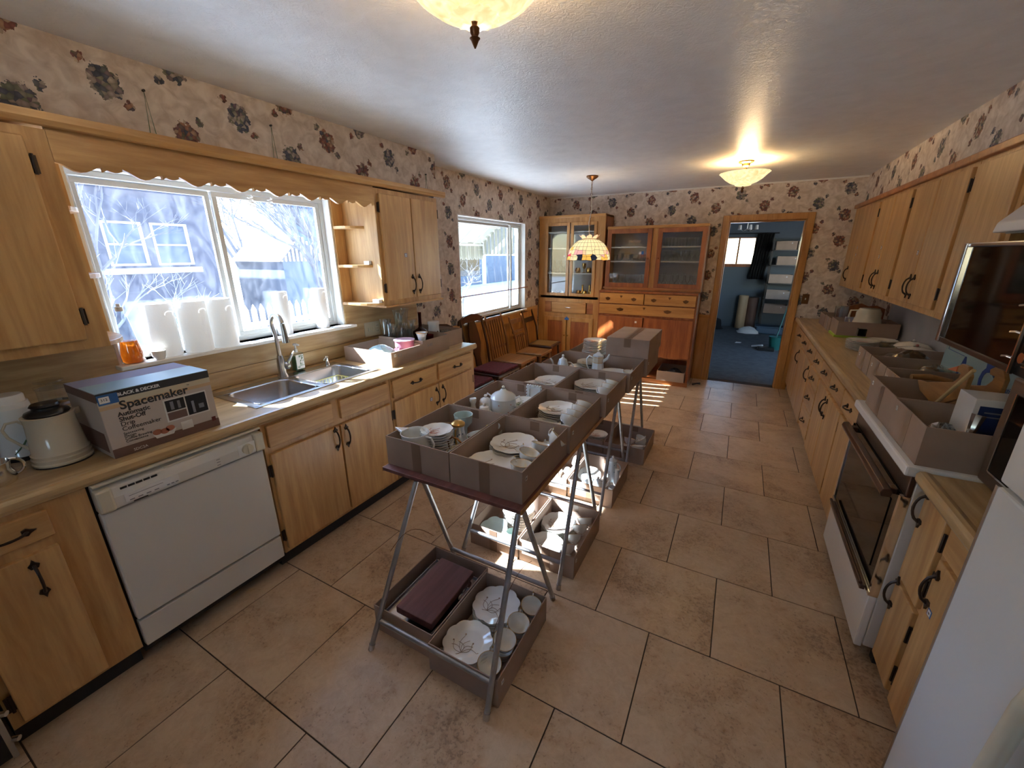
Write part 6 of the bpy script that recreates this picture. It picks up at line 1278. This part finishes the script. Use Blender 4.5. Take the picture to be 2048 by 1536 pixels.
for i, (x, y, s_) in enumerate(((-.67, 3.38, 1.1), (-.60, 3.48, 1.0), (-.54, 3.42, 1.1), (-.56, 3.26, 1.1), (-.69, 3.25, .9))): cup(['white teacup at the middle of the farthest right floor tray', 'white mug at the back of the farthest right floor tray', 'white teacup lying against the right side of the farthest right floor tray', 'white saucer-wide teacup at the front right of the farthest floor tray', 'small white teacup at the front left of the farthest right floor tray'][i], x, y, G0 + .03, i * 1.1, (.3 if i % 2 else -.4, .5 if i == 2 else .1), s_)
# tray in the hutch's open base
hb_ = tray('cardboard_tray', 'cardboard tray pushed into the open base of the hutch, with cables', -.80, -.46, 5.47, 5.90, .061, .13, tape=None)
tray('cardboard_tray', 'cardboard tray at the left of the hutch open base, mostly hidden', -1.60, -1.10, 5.52, 5.90, .061, .13, tape=None)
lump('cable_heap', 'dark heap of cables and books inside the hutch base tray', 'cables', (-.60, 5.66, .066), .12, 'print', 12, 1.2, hgt=1.1)
one('door_stop', B().tube([(-.36, 5.62, .02), (-.31, 5.58, .05), (-.27, 5.56, .06)], [.012, .010, .014], 6), 'black', 'small black doorstop on the floor beside the hutch', 'doorstop')
# ------------------------------------------------------------------ right counter
CR = .9145
R1 = tray('cardboard_tray', 'cardboard tray on the lime green book near the doorway, with the teapot', .845, 1.28, 4.70, 5.02, CR + .024, .125, tape=None)
tray('cardboard_tray', 'cardboard tray behind the teapot tray, with tall glass', .84, 1.28, 5.03, 5.34, CR, .13, tape='-x'); tray('cardboard_tray', 'cardboard tray at the end of the right counter by the wallpaper', .84, 1.25, 5.36, 5.66, CR, .12, tape=None)
one('green_book', B().box(.835, 1.10, 4.72, 4.99, CR, CR + .022), 'green_card', 'flat lime green book under the cardboard tray on the right counter', 'book', bev=.002)
t = thing('wooden_headpiece', 'dark carved wooden panel standing in the tray behind the teapot', 'panel', (1.1, 5.2, CR + .005)); part('carved_panel', B().prism([(.90, CR + .006), (1.27, CR + .006), (1.27, 1.14), (1.20, 1.17), (1.14, 1.16), (1.08, 1.185), (1.0, 1.16), (.93, 1.15), (.90, 1.12)], 'y', 5.20, 5.22), 'rust', t)
t = pot('tall_teapot', 'cream lobed teapot with small blue flowers in the right counter tray', 'teapot', 1.075, 4.84, CR + .03, [(.05, 0), (.07, .02), (.078, .07), (.070, .115), (.066, .125), (.066, .16), (.052, .19), (.001, .192)], 'cream_glaze', 2.6, handle=([(.06, 0, .17), (.10, 0, .165), (.105, 0, .12), (.09, 0, .06), (.07, 0, .05)], .006), prints=('sprig_b', 22, .02, .09)); t.scale = (1.4, 1.4, 1.22)
t = thing('printed_tin', 'small blue and white patterned box in the right counter tray', 'box', (.98, 4.93, CR + .09)); part('tin', B().box(.93, 1.03, 4.905, 4.955, CR + .029, CR + .165), 'lavender', t, bev=.003)
for i, (x, y) in enumerate(((.90, 5.10), (.95, 5.15))): one('glass_tumbler', B().lathe([(.025, 0), (.032, .01), (.036, .24), (.034, .24), (.028, .015)], 16, (x, y), CR + .006, cap0=True), 'glassware', ['tall clear glass at the left of the carved panel tray', 'tall clear glass beside the first in the carved panel tray'][i], 'glass', smooth=True)
one('glass_figurine', B().lathe([(.03, 0), (.02, .03), (.035, .06), (.01, .12)], 12, (1.2, 4.86), CR + .03, cap0=True), 'glassware', 'clear glass ornament right of the cream teapot', 'ornament', smooth=True)
stack('oval_plate', .105, .93, 4.15, CR, 7, 'by the counter edge on the right counter', gap=.011, wav=.03, sp='rose_p'); stack('oval_plate', .10, 1.08, 4.30, CR, 6, 'at the middle of the right counter', gap=.011, wav=.03, sp='sprig_b')
one('black_cube', B().box(.90, .955, 4.22, 4.275, CR + .10, CR + .16), 'black_g', 'small glossy black cube on top of the counter plates', 'box', bev=.005)
pot('green_casserole', 'white lidded casserole with green leaves on the right counter', 'casserole', 1.20, 4.05, CR, [(.06, 0), (.09, .02), (.10, .07), (.105, .075), (.001, .075)], 'china', 0, lid=[(.108, .075), (.08, .10), (.02, .115)], knob='china', prints=('green_p', 40, .01, .06))
pot('green_casserole', 'larger white tureen with dark green leaf band beside the wall cord', 'casserole', 1.15, 3.80, CR, [(.07, 0), (.105, .03), (.115, .09), (.001, .09)], 'china', 0, lid=[(.12, .09), (.11, .10), (.02, .12)], knob='rose_p', prints=('green_p', 60, .01, .08))
lump('plastic_wrap', 'sheet of clear plastic wrapping over glassware on the right counter', 'wrapping', (1.02, 3.62, CR + .002), .17, 'plastic_wrap', 17, .9, hgt=.75)
for i, (a, c_, lb) in enumerate(((3.27, 3.575, 'cardboard tray with clear wrapped glass, farthest of three before the stove'), (2.945, 3.255, 'cardboard tray with glass, middle of three before the stove'), (2.665, 2.935, 'cardboard tray with wooden ladle, nearest of three before the stove'))):
    tray('cardboard_tray', lb, .79, 1.25, a, c_, CR, .135, tape='-x', stick=[('-x', c_ - .05, .09)])
lump('plastic_wrap', 'clear wrapped glass in the farthest of the three trays', 'wrapping', (1.02, 3.42, CR + .006), .13, 'plastic_wrap', 27, 1, hgt=1.15); lump('plastic_wrap', 'clear wrapped glass in the middle of the three trays', 'wrapping', (1.05, 3.10, CR + .006), .12, 'plastic_wrap', 28, 1, hgt=1.1)
one('wooden_ladle', B().tube([(.86, 2.80, CR + .125), (.93, 2.81, CR + .13), (1.02, 2.82, CR + .115), (1.05, 2.80, CR + .08)], [.016, .018, .016, .014], 10), 'goose', 'thick wooden handle lying in the tray nearest the stove', 'utensil', smooth=True)
sg = thing('cooperative_sign', 'pale teal plastic sign with blue letters leaning behind the goose', 'sign', (1.12, 2.8, CR)); 
sy0, sy1, sz0, sz1 = 2.44, 3.24, .95, 1.19; pl = []
for cy, cz, st_ in ((sy1 - .06, sz1 - .06, 0), (sy0 + .06, sz1 - .06, 1), (sy0 + .06, sz0 + .06, 2), (sy1 - .06, sz0 + .06, 3)):
    for k in range(6): a = PI / 2 * (st_ + k / 5); pl.append((cy + .06 * math.cos(a), cz + .06 * math.sin(a)))
part('board', B().prism(pl, 'x', 1.105, 1.115), 'sign', sg); part('stand_foot', B().box(1.10, 1.20, 2.6, 3.1, CR, .96), 'card', sg)
T2 = lambda s_, sz, y, z, b_=0: text(s_, sz, (1.1042, y, z), '-x', 'sign_blue', sg, bold=b_)
T2('A', .15, 3.03, 1.03, .004); T2('C', .19, 2.80, 1.005, .004); T2('ooperative', .042, 2.665, 1.065, .0005); T2('C', .12, 2.95, .955, .003)
part('sign_box_outline', B().box(1.1035, 1.1045, 3.0, 3.2, 1.135, 1.138).box(1.1035, 1.1045, 3.0, 3.2, 1.165, 1.168).box(1.1035, 1.1045, 3.197, 3.2, 1.135, 1.168), 'sign_blue', sg); part('sign_shape', B().prism([(2.76, 1.13), (2.62, 1.12), (2.60, 1.16), (2.68, 1.18), (2.77, 1.175)], 'x', 1.1035, 1.1045), 'sign_blue', sg)
# trays on the cooktop
S0 = .9255
SA = tray('cardboard_tray', 'large cardboard tray on the stove with the wooden goose', .655, 1.13, 2.215, 2.60, S0, .15, tape='-x', stick=[('-x', 2.56, .12)])
SB = tray('cardboard_tray', 'large cardboard tray on the stove nearest the camera, with a blue carton', .652, 1.13, 1.862, 2.205, S0, .15, tape='-x', stick=[('-x', 2.165, .12)])
gs = thing('wooden_goose_basket', 'wooden goose-shaped basket with orange beak and pale dowel handle', 'basket', (.93, 2.40, S0 + .006))
gp = [(2.587, 1.077), (2.5, 1.089), (2.416, 1.114), (2.316, 1.14), (2.25, 1.158), (2.22, 1.185), (2.214, 1.205), (2.25, 1.203), (2.26, 1.222), (2.227, 1.241), (2.174, 1.242), (2.141, 1.211), (2.145, 1.16), (2.174, 1.11), (2.278, 1.058), (2.35, 1.035), (2.42, 1.029), (2.531, 1.04)]
for x in (.82, .915): part('goose_side', B().prism(gp, 'x', x, x + .014), 'goose', gs, bev=.002)
part('basket_floor', B().box(.834, .915, 2.25, 2.55, 1.05, 1.06).box(.85, .90, 2.30, 2.50, .932, 1.05), 'goose', gs); part('beak', B().prism([(2.245, 1.228), (2.33, 1.193), (2.245, 1.203)], 'x', .817, .837), 'beak', gs, bev=.002)
part('dowel_handle', B().tube([(.802, 2.290, 1.045), (.802, 2.078, 1.248)], .007, 8), 'dowel', gs, smooth=True)
bx = thing('blue_white_carton', 'tall white and navy carton with a decanter picture in the nearest stove tray', 'carton', (.88, 2.05, S0 + .006)); part('carton', B().box(.80, .96, 1.99, 2.12, S0 + .006, 1.165), 'white', bx, bev=.002); part('navy_panel', B().box(.815, .955, 1.9888, 1.9897, S0 + .01, 1.14), 'navy', bx); part('print_bands', B().box(.83, .94, 1.988, 1.9887, 1.115, 1.12).box(.83, .93, 1.988, 1.9887, 1.10, 1.104).prism([(.865, 1.02), (.895, 1.02), (.88, 1.05)], 'y', 1.988, 1.9887), 'lot_no', bx)
one('glass_stopper', B().tube([(.79, 1.94, .96), (.80, 1.955, 1.04), (.81, 1.965, 1.115)], [.022, .012, .02], 8), 'chrome', 'tall chrome and glass stopper beside the navy carton', 'bottle', smooth=True)
lump('bubble_wrap', 'clear bubble wrap bundle in the nearest stove tray', 'wrapping', (.74, 1.985, S0 + .006), .075, 'plastic_wrap', 31, 1.2, hgt=1.7); lump('bubble_wrap', 'crumpled clear wrap behind the bubble wrap bundle at the tray corner', 'wrapping', (.90, 1.92, S0 + .006), .05, 'plastic_wrap', 33, .8, hgt=2.6)
one('power_cord', B().tube([(1.305, 3.55, 1.31), (1.304, 3.56, 1.20), (1.29, 3.60, 1.10), (1.26, 3.52, 1.06), (1.22, 3.4, 1.07), (1.24, 3.0, 1.06)], .003, 5), 'paper', 'thin white cord hanging down the grey splash behind the tureen', 'cord')
